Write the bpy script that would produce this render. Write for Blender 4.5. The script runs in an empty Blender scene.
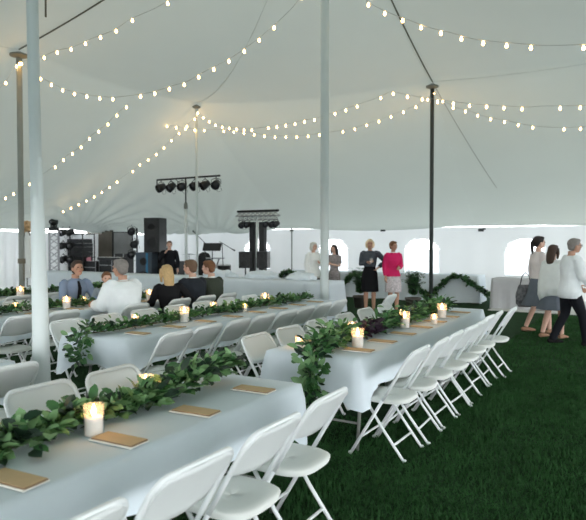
import bpy, bmesh, math, random
from mathutils import Vector, Matrix, noise
random.seed(7)
PI = math.pi
sc = bpy.context.scene
COL = sc.collection

# ------------------------------------------------------------------ materials
def mat(name, col, rough=.6, metal=0, var=.06, scale=8, bump=0, bscale=60, emit=None, estr=0, trans=0, tcol=None, alpha=1, spec=.5, transm=0):
    m = bpy.data.materials.new(name); m.use_nodes = True
    nt = m.node_tree; N = nt.nodes; L = nt.links
    b = N['Principled BSDF']; out = N['Material Output']
    tc = N.new('ShaderNodeTexCoord'); nz = N.new('ShaderNodeTexNoise'); nz.inputs['Scale'].default_value = scale
    nz.inputs['Detail'].default_value = 4
    L.new(tc.outputs['Object'], nz.inputs['Vector'])
    mx = N.new('ShaderNodeMix'); mx.data_type = 'RGBA'
    c0 = [max(0, c*(1-var)) for c in col]; c1 = [min(1, c*(1+var)) for c in col]
    mx.inputs[6].default_value = (*c0, 1); mx.inputs[7].default_value = (*c1, 1)
    L.new(nz.outputs['Fac'], mx.inputs[0]); L.new(mx.outputs[2], b.inputs['Base Color'])
    b.inputs['Roughness'].default_value = rough; b.inputs['Metallic'].default_value = metal
    b.inputs['Specular IOR Level'].default_value = spec
    b.inputs['Transmission Weight'].default_value = transm
    if emit: b.inputs['Emission Color'].default_value = (*emit, 1); b.inputs['Emission Strength'].default_value = estr
    if bump:
        n2 = N.new('ShaderNodeTexNoise'); n2.inputs['Scale'].default_value = bscale; L.new(tc.outputs['Object'], n2.inputs['Vector'])
        bp = N.new('ShaderNodeBump'); bp.inputs['Strength'].default_value = bump; bp.inputs['Distance'].default_value = .02
        L.new(n2.outputs['Fac'], bp.inputs['Height']); L.new(bp.outputs['Normal'], b.inputs['Normal'])
    last = b.outputs['BSDF']
    if trans:
        t = N.new('ShaderNodeBsdfTranslucent'); t.inputs['Color'].default_value = (*(tcol or col), 1)
        ms = N.new('ShaderNodeMixShader'); ms.inputs[0].default_value = trans
        L.new(last, ms.inputs[1]); L.new(t.outputs[0], ms.inputs[2]); last = ms.outputs[0]
    if alpha < 1:
        t = N.new('ShaderNodeBsdfTransparent'); ms = N.new('ShaderNodeMixShader'); ms.inputs[0].default_value = alpha
        L.new(t.outputs[0], ms.inputs[1]); L.new(last, ms.inputs[2]); last = ms.outputs[0]
    L.new(last, out.inputs['Surface'])
    return m

M = {}
M['canvas'] = mat('ceiling_canvas', (.77,.79,.74), .75, var=.03, scale=1.2, trans=.10, tcol=(.82,.87,.77))
M['wallvinyl'] = mat('wall_vinyl', (.84,.85,.84), .6, var=.03, scale=2, bump=.12, bscale=1.5, trans=.14, tcol=(.96,.98,1))
M['clearvinyl'] = mat('clear_vinyl', (.95,.97,.98), .2, trans=.5, tcol=(1,1,1), alpha=.15)
M['seam'] = mat('seam_webbing', (.72,.74,.70), .8)
M['webbing'] = mat('ridge_webbing', (.16,.16,.12), .8)
M['rope'] = mat('rope', (.22,.19,.14), .9)
M['lawn'] = mat('lawn', (.02,.052,.02), .95, var=.6, scale=9, bump=.8, bscale=45, spec=.1)
M['blade'] = mat('grass_blade', (.034,.10,.032), .8, var=.55, scale=3, spec=.15)
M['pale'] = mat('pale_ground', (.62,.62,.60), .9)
M['cloth'] = mat('white_tablecloth', (.74,.81,.87), .85, var=.025, scale=5, bump=.12, bscale=9, spec=.2)
M['cloth2'] = mat('grey_tablecloth', (.52,.52,.54), .85, bump=.15, bscale=9, spec=.2)
M['plastic'] = mat('white_plastic', (.82,.85,.85), .42, var=.02)
M['seatp'] = mat('cream_plastic', (.74,.76,.73), .45, var=.03)
M['steel'] = mat('painted_steel', (.84,.87,.88), .35, var=.02)
M['pole'] = mat('white_pole', (.74,.80,.80), .35, var=.05, scale=3)
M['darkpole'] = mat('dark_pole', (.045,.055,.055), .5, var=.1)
M['greypole'] = mat('grey_pole', (.23,.24,.22), .45, var=.1)
M['leaf'] = mat('leaf_green', (.05,.155,.05), .42, var=.5, scale=14, trans=.15, tcol=(.1,.25,.05))
M['leaf2'] = mat('leaf_pale', (.20,.36,.16), .5, var=.3, scale=14, trans=.15, tcol=(.2,.35,.1))
M['leaf3'] = mat('leaf_dark', (.012,.035,.018), .5, var=.4, scale=14)
M['plum'] = mat('leaf_plum', (.03,.012,.03), .5, var=.4, scale=14)
M['twig'] = mat('twig', (.07,.05,.03), .8)
M['kraft'] = mat('kraft_paper', (.62,.44,.25), .8, var=.08, scale=30)
M['napkin'] = mat('napkin_cloth', (.86,.83,.76), .9)
M['kraftdark'] = mat('kraft_edge', (.26,.15,.08), .8)
M['wax'] = mat('white_wax', (.9,.88,.84), .5, trans=.12, tcol=(1,.8,.6))
M['frost'] = mat('frosted_glass', (.92,.93,.95), .2, alpha=.16, trans=.2, tcol=(1,.75,.5))
M['flame'] = mat('flame', (1,.7,.3), .5, emit=(1,.55,.2), estr=11)
M['bulb'] = mat('lit_bulb', (1,.85,.6), .3, emit=(1,.58,.20), estr=12)
M['wire'] = mat('wire', (.55,.56,.52), .7)
M['black'] = mat('black_gear', (.012,.013,.015), .45, var=.3)
M['blacksoft'] = mat('black_cloth', (.014,.015,.018), .85, var=.3)
M['grille'] = mat('speaker_grille', (.02,.021,.024), .6, var=.4, scale=200)
M['bluegrey'] = mat('subwoofer_skirt', (.055,.075,.10), .8, var=.15)
M['blue'] = mat('blue_strip', (.02,.16,.30), .5)
M['alu'] = mat('aluminium', (.36,.37,.38), .35, metal=.7)
M['lens'] = mat('dark_lens', (.05,.05,.06), .1, spec=.8)
M['chrome'] = mat('chrome', (.8,.8,.8), .15, metal=1)
M['brownpan'] = mat('brown_panel', (.10,.085,.06), .6, var=.5, scale=3)
M['greypan'] = mat('grey_panel', (.26,.27,.27), .5, var=.2, scale=3)
M['pinkpaper'] = mat('pink_paper', (.85,.35,.45), .7)
M['white'] = mat('white_paper', (.85,.85,.85), .7)
M['drum'] = mat('drum_skin', (.6,.62,.62), .5)
M['skin'] = mat('skin', (.68,.42,.32), .55, var=.05, scale=20)
M['skin2'] = mat('tanned_skin', (.52,.29,.20), .55, var=.06, scale=20)
M['lips'] = mat('lips', (.42,.12,.11), .5)
M['eye'] = mat('eye', (.03,.02,.02), .2)
M['terra'] = mat('plant_pot', (.10,.09,.08), .7)
def hm(n, c, v=.3, s=40): M[n] = mat(n, c, .6, var=v, scale=s, bump=.5, bscale=120); return M[n]
for n, c in [('hair_brown',(.05,.025,.015)),('hair_grey',(.26,.235,.22)),('hair_blonde',(.62,.42,.20)),('hair_lightbrown',(.17,.10,.06)),
             ('hair_white',(.66,.64,.58)),('hair_ginger',(.20,.085,.035)),('hair_dark',(.02,.011,.009)),('hair_paleblonde',(.78,.62,.40))]: hm(n, c)
def fm(n, c, v=.08, s=10): M[n] = mat(n, c, .85, var=v, scale=s, bump=.15, bscale=18, spec=.2); return M[n]
for n, c in [('shirt_blue',(.24,.31,.44)),('shirt_white',(.84,.88,.90)),('top_black',(.012,.012,.014)),('suit_navy',(.022,.026,.034)),('jacket_olive',(.05,.06,.045)),
             ('jacket_pink',(.66,.022,.13)),('dress_black',(.008,.008,.01)),('trouser_black',(.01,.011,.015)),('skirt_grey',(.13,.15,.18)),
             ('shawl',(.78,.81,.80)),('cardigan_pale',(.80,.73,.72)),('top_white',(.84,.85,.83)),('shoe_black',(.01,.01,.01)),('shoe_tan',(.35,.2,.13)),('kid_blue',(.3,.36,.42))]: fm(n, c)
fm('jacket_grey', (.07,.08,.095), .7, 40); fm('dress_pattern', (.30,.27,.27), .8, 35); fm('skirt_print', (.62,.56,.58), .55, 30); fm('bag_pattern', (.16,.16,.17), .95, 22)
for k in ('jacket_grey','dress_pattern','skirt_print','bag_pattern'):
    nt = M[k].node_tree
    for n in nt.nodes:
        if n.type == 'TEX_NOISE' : n.inputs['Detail'].default_value = 1
# ------------------------------------------------------------------ helpers
def link(name, bm, m, parent=None, smooth=False, mats=None):
    me = bpy.data.meshes.new(name); bm.normal_update(); bm.to_mesh(me); bm.free()
    for x in (mats or [m]): me.materials.append(x)
    if smooth:
        for p in me.polygons: p.use_smooth = True
    o = bpy.data.objects.new(name, me); COL.objects.link(o)
    if parent: o.parent = parent
    return o
def tag(o, label=None, cat=None, group=None, kind=None):
    if label: o['label'] = label
    if cat: o['category'] = cat
    if group: o['group'] = group
    if kind: o['kind'] = kind
    return o
def thing(name, label, cat, loc=(0,0,0), rz=0, group=None):
    o = bpy.data.objects.new(name, None); COL.objects.link(o); o.empty_display_size = .1
    o.location = loc; o.rotation_euler = (0,0,rz)
    return tag(o, label, cat, group)
def struct(name, bm, m, parent=None, smooth=False, mats=None):
    return tag(link(name, bm, m, parent, smooth, mats), kind='structure')
def copy_tree(o, parent=None):
    c = o.copy(); COL.objects.link(c); c.parent = parent
    for ch in [x for x in list(COL.objects) if x.parent == o and x != c]: copy_tree(ch, c)
    return c
def box(bm, c, s, rot=None, bev=0):
    t = bmesh.new(); bmesh.ops.create_cube(t, size=1)
    bmesh.ops.scale(t, vec=s, verts=t.verts)
    if bev: bmesh.ops.bevel(t, geom=t.edges[:], offset=bev, segments=2, affect='EDGES', profile=.5)
    mtx = Matrix.Translation(c) @ (rot.to_4x4() if rot else Matrix())
    bmesh.ops.transform(t, matrix=mtx, verts=t.verts); merge(bm, t)
def merge(bm, t, mi=None):
    me = bpy.data.meshes.new('tmp'); t.to_mesh(me); t.free(); bm.from_mesh(me); bpy.data.meshes.remove(me)
def tube(bm, pts, r, seg=10, cap=True, squash=None):
    """rings along pts; r number or list; parallel-transported frame"""
    P = [Vector(p) for p in pts]; n = len(P)
    rs = r if isinstance(r, (list, tuple)) else [r]*n
    up = None; rings = []
    for i in range(n):
        a = P[max(0, i-1)]; b = P[min(n-1, i+1)]; d = (b-a).normalized()
        if up is None:
            up = Vector((0,0,1)) if abs(d.z) < .9 else Vector((0,1,0))
        x = d.cross(up)
        if x.length < 1e-5: x = d.orthogonal()
        x.normalize(); up = x.cross(d).normalized()
        ring = []
        for k in range(seg):
            t = 2*PI*k/seg; ri = rs[i]
            if isinstance(ri, (list, tuple)): q = x*math.cos(t)*ri[0] + up*math.sin(t)*ri[1]
            else: q = (x*math.cos(t) + up*math.sin(t))*ri
            ring.append(bm.verts.new(P[i]+q))
        rings.append(ring)
    for i in range(n-1):
        for k in range(seg):
            bm.faces.new((rings[i][k], rings[i][(k+1)%seg], rings[i+1][(k+1)%seg], rings[i+1][k]))
    if cap:
        bm.faces.new(rings[0][::-1]); bm.faces.new(rings[-1])
def lathe(bm, prof, c=(0,0,0), seg=20, cap=True):
    rings = []
    for r, z in prof:
        rings.append([bm.verts.new((c[0]+r*math.cos(2*PI*k/seg), c[1]+r*math.sin(2*PI*k/seg), c[2]+z)) for k in range(seg)])
    for i in range(len(rings)-1):
        for k in range(seg): bm.faces.new((rings[i][k], rings[i][(k+1)%seg], rings[i+1][(k+1)%seg], rings[i+1][k]))
    if cap: bm.faces.new(rings[0][::-1]); bm.faces.new(rings[-1])
def ball(bm, c, r, seg=14, rot=None):
    t = bmesh.new(); bmesh.ops.create_uvsphere(t, u_segments=seg, v_segments=max(6, seg*2//3), radius=1)
    rr = r if isinstance(r, (list, tuple)) else (r, r, r)
    bmesh.ops.scale(t, vec=rr, verts=t.verts)
    bmesh.ops.transform(t, matrix=Matrix.Translation(c) @ (rot.to_4x4() if rot else Matrix()), verts=t.verts); merge(bm, t)
def rings_loft(bm, rings):
    """rings: list of (center, rx, ry) horizontal ellipses"""
    seg = 18; R = []
    for c, rx, ry in rings:
        R.append([bm.verts.new((c[0]+rx*math.cos(2*PI*k/seg), c[1]+ry*math.sin(2*PI*k/seg), c[2])) for k in range(seg)])
    for i in range(len(R)-1):
        for k in range(seg): bm.faces.new((R[i][k], R[i][(k+1)%seg], R[i+1][(k+1)%seg], R[i+1][k]))
    bm.faces.new(R[0][::-1]); bm.faces.new(R[-1])
ORD = ['first','second','third','fourth','fifth','sixth','seventh','eighth','ninth','tenth','eleventh','twelfth']

# ------------------------------------------------------------------ camera
F_PX = 600.0
cam = bpy.data.cameras.new('camera'); co = bpy.data.objects.new('camera', cam); COL.objects.link(co)
cam.sensor_fit = 'HORIZONTAL'; cam.sensor_width = 36; cam.lens = 36*F_PX/586
yaw = math.atan2(352, 600); pit = math.atan2(17, 600)
co.location = (0,0,1.6); co.rotation_euler = (PI/2-pit, 0, yaw)
cam.dof.use_dof = True; cam.dof.focus_distance = 5.2; cam.dof.aperture_fstop = 3.2
cam.clip_end = 400; sc.camera = co
CF = Vector((-math.sin(yaw)*math.cos(pit), math.cos(yaw)*math.cos(pit), -math.sin(pit)))
CR = Vector((math.cos(yaw), math.sin(yaw), 0)); CU = CR.cross(CF); CP = Vector((0,0,1.6))
def ray(x, y): return CF*F_PX + CR*(x-293) + CU*(260-y)
def atY(x, y, Y): d = ray(x, y); return CP + d*(Y/d.y)
def atV(x, y, A, B):
    n = Vector((-(B[1]-A[1]), B[0]-A[0], 0)); d = ray(x, y)
    return CP + d*((n.dot(Vector((A[0],A[1],0))-CP))/n.dot(d))

# ------------------------------------------------------------------ setting
XL, XR, YB, YF = -17.2, 7.4, 18.0, -6.0
bm = bmesh.new()
bmesh.ops.create_grid(bm, x_segments=40, y_segments=40, size=.5)
bmesh.ops.transform(bm, matrix=Matrix.Translation(((XL+XR)/2, (YB+YF)/2, 0)) @ Matrix.Diagonal((XR-XL+2, YB-YF+2, 1, 1)), verts=bm.verts)
struct('floor', bm, M['lawn'])
bm = bmesh.new(); bmesh.ops.create_grid(bm, x_segments=2, y_segments=2, size=150)
bmesh.ops.translate(bm, vec=(0,0,-.03), verts=bm.verts)
tag(struct('ground', bm, M['pale']))
bm = bmesh.new(); box(bm, (2.9, 16.3, .012), (12.2, 3.4, .02)); struct('glare_strip', bm, M['pale'])  # bright light at the back wall foot, put in as a pale floor strip

# grass blades, nobody could count them
def grass():
    vs = []; fs = []
    rnd = random.Random(3)
    def patch(n, x0, x1, y0, y1, h):
        for _ in range(n):
            x = rnd.uniform(x0, x1); y = y0 + (y1-y0)*rnd.random(); a = rnd.uniform(0, 2*PI)
            k = .6 + .8*noise.noise(Vector((x*2, y*2, 0)))
            w = .004 + .0012*y*.3; hh = h*rnd.uniform(.5, 1.2)*(max(.3, k)+.3)
            dx, dy = math.cos(a)*w, math.sin(a)*w; lx, ly = rnd.uniform(-.02,.02), rnd.uniform(-.02,.02)
            i = len(vs)
            vs.extend([(x-dx, y-dy, 0), (x+dx, y+dy, 0), (x+lx, y+ly, hh)]); fs.append((i, i+1, i+2))
    patch(70000, -2.0, .9, 2.6, 8, .035)
    patch(40000, -1.9, 1.9, 8, 14.3, .035)
    patch(16000, -4.4, -1.9, 2.2, 5, .035)
    patch(14000, -6, -2.6, 5, 13, .035)
    me = bpy.data.meshes.new('grass'); me.from_pydata(vs, [], fs); me.materials.append(M['blade'])
    o = bpy.data.objects.new('grass', me); COL.objects.link(o)
    tag(o, 'short dark green grass of the lawn under the tent', 'grass', kind='stuff')
grass()

# ceiling: membrane with a peak at every pole
xs = [XL, -10.75, -4.3, 2.15, XR]
ys = [YB, 13.4, 8.25, 3.2, -1.6, YF]
Q, P_ = 5.45, 7.7
H = [[2.12]*6,
     [2.12, 5.5, 5.45, Q, Q, 2.4],
     [2.12, 5.35, P_, P_, Q, 2.4],
     [2.12, Q, Q, Q, Q, 2.4],
     [2.12, 2.4, 2.4, 2.4, 2.4, 2.4]]
NX = {(i, j): [xs[i], ys[j]] for i in range(5) for j in range(6)}
NX[(1,1)] = [-10.75, 13.05]; NX[(2,1)] = [-4.3, 13.7]; NX[(1,2)] = [-10.75, 7.6]
def ceil_point(i, j, a, b):
    A, B, C_, D = NX[(i,j)], NX[(i+1,j)], NX[(i,j+1)], NX[(i+1,j+1)]
    x = (A[0]*(1-a)+B[0]*a)*(1-b)+(C_[0]*(1-a)+D[0]*a)*b
    y = (A[1]*(1-a)+B[1]*a)*(1-b)+(C_[1]*(1-a)+D[1]*a)*b
    h = (H[i][j]*(1-a)+H[i+1][j]*a)*(1-b)+(H[i][j+1]*(1-a)+H[i+1][j+1]*a)*b
    lo = min(H[i][j], H[i+1][j], H[i][j+1], H[i+1][j+1])
    sag = .35*math.sin(PI*a)*math.sin(PI*b)
    ea = 4*a*(1-a); eb = 4*b*(1-b)
    e = .16*ea*(1-math.sin(PI*b)) * (0 if (b < .01 and j == 0) or (b > .99 and j == 4) else 1)
    e2 = .16*eb*(1-math.sin(PI*a)) * (0 if (a < .01 and i == 0) or (a > .99 and i == 3) else 1)
    z = h - sag - e - e2
    # pleats fanning from eave poles
    for (px, py) in ((XL, YB), (XL, 14.4), (-13.9, YB), (XL, 9.5)):
        dx, dy = x-px, y-py; d = math.hypot(dx, dy)
        if .15 < d < 4.2:
            an = math.atan2(dy, dx); z += .085*math.sin(an*30)*min(1, (d-.15)/.8)*max(0, 1-d/4.2)
    # scalloped eave
    return (x, y, z)
bm = bmesh.new()
for i in range(4):
    for j in range(5):
        n = 90 if (i == 0 and j in (0, 1)) or (i == 1 and j == 0) else 26
        # matching borders need equal counts: use 90 for the row/column neighbours too
        n = 78 if (i < 2 and j < 3) else 26
        g = [[bm.verts.new(ceil_point(i, j, a/n, b/n)) for b in range(n+1)] for a in range(n+1)]
        for a in range(n):
            for b in range(n): bm.faces.new((g[a][b], g[a][b+1], g[a+1][b+1], g[a+1][b]))
bmesh.ops.remove_doubles(bm, verts=bm.verts, dist=.0005)
ceiling = struct('ceiling', bm, M['canvas'], smooth=True)
def seam(pts, r=.008, m='seam'):
    b = bmesh.new(); tube(b, pts, r, 6); return link('seam', b, M[m], ceiling)
def cline(i, j, i2, j2, n=24):
    out = []
    for k in range(n+1):
        t = k/n
        if i == i2: # along y
            ii, a = (i, 0) if i < 4 else (3, 1); p = ceil_point(ii, min(j, j2), a, t)
        else: p = ceil_point(min(i, i2), j if j < 5 else 4, t, 0 if j < 5 else 1)
        out.append((p[0], p[1], p[2]-.02))
    return out
seam([(lambda p: (p[0], p[1], p[2]-.025))(ceil_point(2, 0, .22*k/30, 1-k/30)) for k in range(20)], .005, 'rope'); seam(cline(2,1,2,2), .016, 'webbing'); seam(cline(1,2,2,2), .014, 'webbing')
for s in ((2,2,2,3), (1,2,1,3), (2,1,3,1)): seam(cline(*s), .006)
# diagonal seam from the corner pole up to the centre
seam([(lambda p: (p[0], p[1], p[2]-.02))(ceil_point(1, 1, k/30, k/30)) for k in range(31)], .008)
# eave band
bm = bmesh.new()
tube(bm, [(XL, YF, 2.12), (XL, YB, 2.12), (XR, YB, 2.12)], .025, 8); struct('trim_eave', bm, M['wallvinyl'])

# back wall with arched clear windows
WX = [-12.05, -9.0, -5.95, -2.93, .1, 3.1, 6.1]; WW, WZ0, WZ1 = .56, .66, 1.74
def inside(x, z, grow=0):
    for c in WX:
        if abs(x-c) < WW+grow and WZ0-grow < z:
            if z < WZ1-.48: return True
            if ((x-c)/(WW+grow))**2 + ((z-(WZ1-.48))/(.48+grow))**2 < 1: return True
    return False
def wall_y(x): return YB + .03*math.sin(x*2.1) + .012*math.sin(x*9)
bm = bmesh.new(); dx, dz = .05, .05; nx = int((XR-XL)/dx); nz = 41
V = {}
for a in range(nx+1):
    for b in range(nz+1):
        x = XL+a*dx; z = .02+b*.05
        V[a,b] = bm.verts.new((x, wall_y(x), z))
for a in range(nx):
    for b in range(nz):
        x = XL+(a+.5)*dx; z = .02+(b+.5)*.05
        if not inside(x, z): bm.faces.new((V[a,b], V[a,b+1], V[a+1,b+1], V[a+1,b]))
struct('wall_back', bm, M['wallvinyl'], smooth=True)
for w, c in enumerate(WX):
    outline = []
    n = 24
    outline.append((c-WW, WZ0)); outline.append((c+WW, WZ0))
    for k in range(n+1):
        t = PI*k/n; outline.append((c+WW*math.cos(t), WZ1-.48+.48*math.sin(t)))
    bm = bmesh.new()
    bm.faces.new([bm.verts.new((x, YB+.05, z)) for x, z in outline])
    r = bmesh.ops.extrude_face_region(bm, geom=bm.faces[:]); bmesh.ops.translate(bm, vec=(0,.004,0), verts=[v for v in r['geom'] if isinstance(v, bmesh.types.BMVert)])
    win = struct('window_%d' % (w+1), bm, M['clearvinyl'])
    bm = bmesh.new(); tube(bm, [(x, YB+.0, z) for x, z in outline]+[(outline[0][0], YB+.0, outline[0][1])], [.014]*(len(outline)+1), 6)
    link('frame', bm, M['wallvinyl'], win)
# left wall, gathered like a drape
bm = bmesh.new(); prev = None; n = 900
for k in range(n+1):
    y = YF + (YB-YF)*k/n
    g = .055*math.sin(y*17+1.5*math.sin(y*1.7)) + .03*math.sin(y*7.3)
    top = 1.98 - .05*abs(math.sin(y*PI/2.3))
    row = []
    for q in range(9):
        t = q/8; row.append(bm.verts.new((XL + g*(1-.75*abs(t-.0)**2 if t < 1 else .2) + .02, y, .02+(top-.02)*t)))
    if prev:
        for q in range(8): bm.faces.new((prev[q], row[q], row[q+1], prev[q+1]))
    prev = row
struct('wall_left', bm, M['wallvinyl'], smooth=True)

# ------------------------------------------------------------------ poles
def pole(name, label, x, y, z, r, m, lean=(0,0), knot=None, group=None, base=True):
    t = thing(name, label, 'pole', (x, y, 0), 0, group)
    b = bmesh.new(); tube(b, [(0,0,0), (lean[0]*.5, lean[1]*.5, z*.5), (lean[0], lean[1], z)], r, 18); link('shaft', b, m, t, True)
    b = bmesh.new(); lathe(b, [(r*2.6,0),(r*2.6,.03),(r*1.3,.05),(r*1.3,.09)], seg=18); link('base_plate', b, M['greypole'], t)
    b = bmesh.new(); lathe(b, [(r*.8,0),(r*3.2,.04),(r*3.2,.07),(r*.8,.12)], (lean[0], lean[1], z-.12), 18); link('head_plate', b, M['greypole'], t)
    if knot:
        b = bmesh.new()
        for q in range(5):
            tube(b, [(r*1.15*math.cos(a), r*1.15*math.sin(a), knot+.02*q) for a in [2*PI*k/12 for k in range(13)]], .011, 6)
        tube(b, [(r*1.1,0,knot+.05),(r*1.6,-.02,knot-.1),(r*1.3,0,knot-.35)], .01, 6)
        link('rope_wrap', b, M['rope'], t)
    return t
np_ = pole('tent_pole', 'thick white tent pole nearest the camera, left of the chairs', -4.295, 3.2, 7.58, .047, M['pole'], (-.11,0))
b = bmesh.new(); lathe(b, [(.0475,2.3),(.049,2.0),(.056,1.6),(.063,1.2),(.070,.7),(.072,.02),(.066,.02)], (.014,.005,0), 24, False)
for v in b.verts: v.co.x += .003*math.sin(v.co.z*3+math.atan2(v.co.y, v.co.x)*4) - .047*v.co.z/2.3
link('fabric_sleeve', b, M['pole'], np_, True)
pole('tent_pole', 'thick white tent pole in the middle behind the far end of a garlanded table', -4.3, 8.30, 7.58, .066, M['pole'])
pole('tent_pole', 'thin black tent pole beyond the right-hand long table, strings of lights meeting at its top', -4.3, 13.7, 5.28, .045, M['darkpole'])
pole('tent_pole', 'thin white tent pole standing in front of the stage lighting bar', -10.75, 13.05, 5.42, .035, M['pole'])
pole('tent_pole', 'grey tent pole at the far left with rope tied round it', -10.75, 7.6, 5.38, .055, mat('pale_grey_pole', (.34,.35,.32), .45, var=.1), knot=1.2)
# cleat on the middle pole
def rope(name, label, pts, r=.01):
    b = bmesh.new(); tube(b, pts, r, 6); return tag(link(name, b, M['rope'], smooth=True), label, 'rope')
rope('hoist_rope', 'dark rope hanging beside the top of the nearest white pole', [(-4.30,3.28,7.3), (-4.285,3.27,5.4), (-4.27,3.27,4.0), (-4.26,3.26,3.45)], .008)
# eave poles along the back wall
for q, (x, l) in enumerate([(-7.52-2.9, 'left'), (-4.4, 'right')]):
    pass
t = pole('side_pole', 'slim grey side pole standing against the back tent wall between two arched windows', -10.55, 17.9, 2.1, .022, M['greypole'])
for q, (px, l) in enumerate(((383, 'dark strap buckle on the eave above the pink-jacketed woman'), (481, 'dark strap buckle on the eave left of the right-hand arched window'))):
    p = atY(px, 230, YB-.08); b = bmesh.new(); box(b, p, (.16,.05,.09), bev=.01); box(b, p+Vector((.09,0,.03)), (.08,.03,.05), bev=.01)
    tag(link('strap_buckle', b, M['darkpole']), l, 'buckle')

# ------------------------------------------------------------------ string lights
def strand(pts, A, B, label, step=.31, start=0, end=None):
    P = [atV(x, y, A, B) for x, y in pts]
    # smooth with catmull-rom
    S = []
    for i in range(len(P)-1):
        p0 = P[max(0,i-1)]; p1 = P[i]; p2 = P[i+1]; p3 = P[min(len(P)-1,i+2)]
        for k in range(12):
            t = k/12; S.append(.5*((2*p1)+(p2-p0)*t+(2*p0-5*p1+4*p2-p3)*t*t+(3*p1-p0-3*p2+p3)*t**3))
    S.append(P[-1])
    t = thing('string_light', label, 'string light', S[0], 0, 'strings of bulbs under the tent roof')
    b = bmesh.new(); tube(b, [s-S[0]+Vector((0,0,.035)) for s in S], .0045, 5); link('wire', b, M['wire'], t)
    global BULB, SOCK
    acc = 0; nb = 0; i = 0; dnext = .05
    for i in range(len(S)-1):
        seg = S[i+1]-S[i]; L = seg.length
        while dnext <= acc+L:
            q = S[i]+seg*((dnext-acc)/L)
            if nb % 11 != 9:
                bl = bpy.data.objects.new('bulb', BULB); COL.objects.link(bl); bl.parent = t; bl.location = q-S[0]
            nb += 1; dnext += step
        acc += L
    return t
b = bmesh.new(); lathe(b, [(.003,-.036),(.013,-.031),(.020,-.017),(.020,-.005),(.014,.010),(.009,.024)], seg=10)
BULB = bpy.data.meshes.new('bulb'); b.to_mesh(BULB); b.free(); BULB.materials.append(M['bulb'])
for p in BULB.polygons: p.use_smooth = True
Q17=(-10.75,7.54);Q197=(-10.75,13.05);P0=(-4.3,8.25);Q432=(-4.3,13.7)
strand([(18,64),(40,59),(55,53),(75,48),(93,40),(114,32),(131,21),(154,11),(178,-3)], Q17, (-4.3,7.0), 'string of warm bulbs climbing right from the far left pole, topmost in the picture', .42)
strand([(20,62),(30,72),(41,79),(60,89),(71,93),(85,96),(98,98),(114,99),(126,98),(142,96),(156,93),(172,88),(188,83),(202,75),(218,67),(234,58),(250,47),(264,36),(279,23),(293,9),(306,-8)], Q17, P0, 'long sagging string of warm bulbs from far left pole up to middle pole')
strand([(197,112),(208,121),(222,127),(247,130),(261,129),(275,127),(289,125),(303,122),(318,119),(331,115),(346,110),(361,105),(376,100),(389,94)], Q197, (-4.3,11.2), 'upper of the two strings of bulbs sagging behind the middle pole')
strand([(132,116),(149,122),(172,127),(196,130),(222,131),(243,133),(264,136),(275,137),(286,137),(298,137),(310,136),(333,133),(346,131),(359,128),(370,124),(383,120),(395,115),(406,111),(420,105),(431,97)], (-14.0,12.6), Q432, 'lower string of bulbs sagging behind the middle pole to the black pole')
strand([(366,3),(374,8),(391,16),(410,23),(429,30),(450,35),(471,41),(493,44),(516,46),(539,48),(563,48),(595,47)], P0, (2.15,8.25), 'string of large warm bulbs sagging across the upper right')
strand([(391,93),(400,95),(410,97),(427,100),(442,102),(457,104),(475,106),(491,107),(526,109),(544,108),(563,108),(595,107)], (-4.3,11.2), (2.15,11), 'string of bulbs crossing behind the black pole top, middle one at right')
strand([(432,92),(444,102),(456,109),(468,112),(482,117),(495,120),(510,123),(524,126),(538,128),(553,129),(569,129),(595,128)], Q432, (2.15,13), 'lowest string of bulbs at right, sagging from the black pole top')
strand([(196,118),(184,129),(175,137),(167,145),(159,152),(152,158),(142,163),(135,170),(127,175),(110,187),(94,197),(78,205),(60,213)], Q197, (-17.2,12), 'string of small bulbs slanting down left above the band')
strand([(128,106),(123,110),(114,118),(105,127),(95,134),(86,142),(78,150),(67,157),(60,163),(51,170),(24,188),(2,200)], (-8,9.5), (-17,9), 'string of small bulbs slanting down left across the left ceiling')
strand([(18,64),(13,72),(5,84),(-6,96)], Q17, (-13.5,4.0), 'short string of bulbs dropping left from the far left pole', .4)

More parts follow.
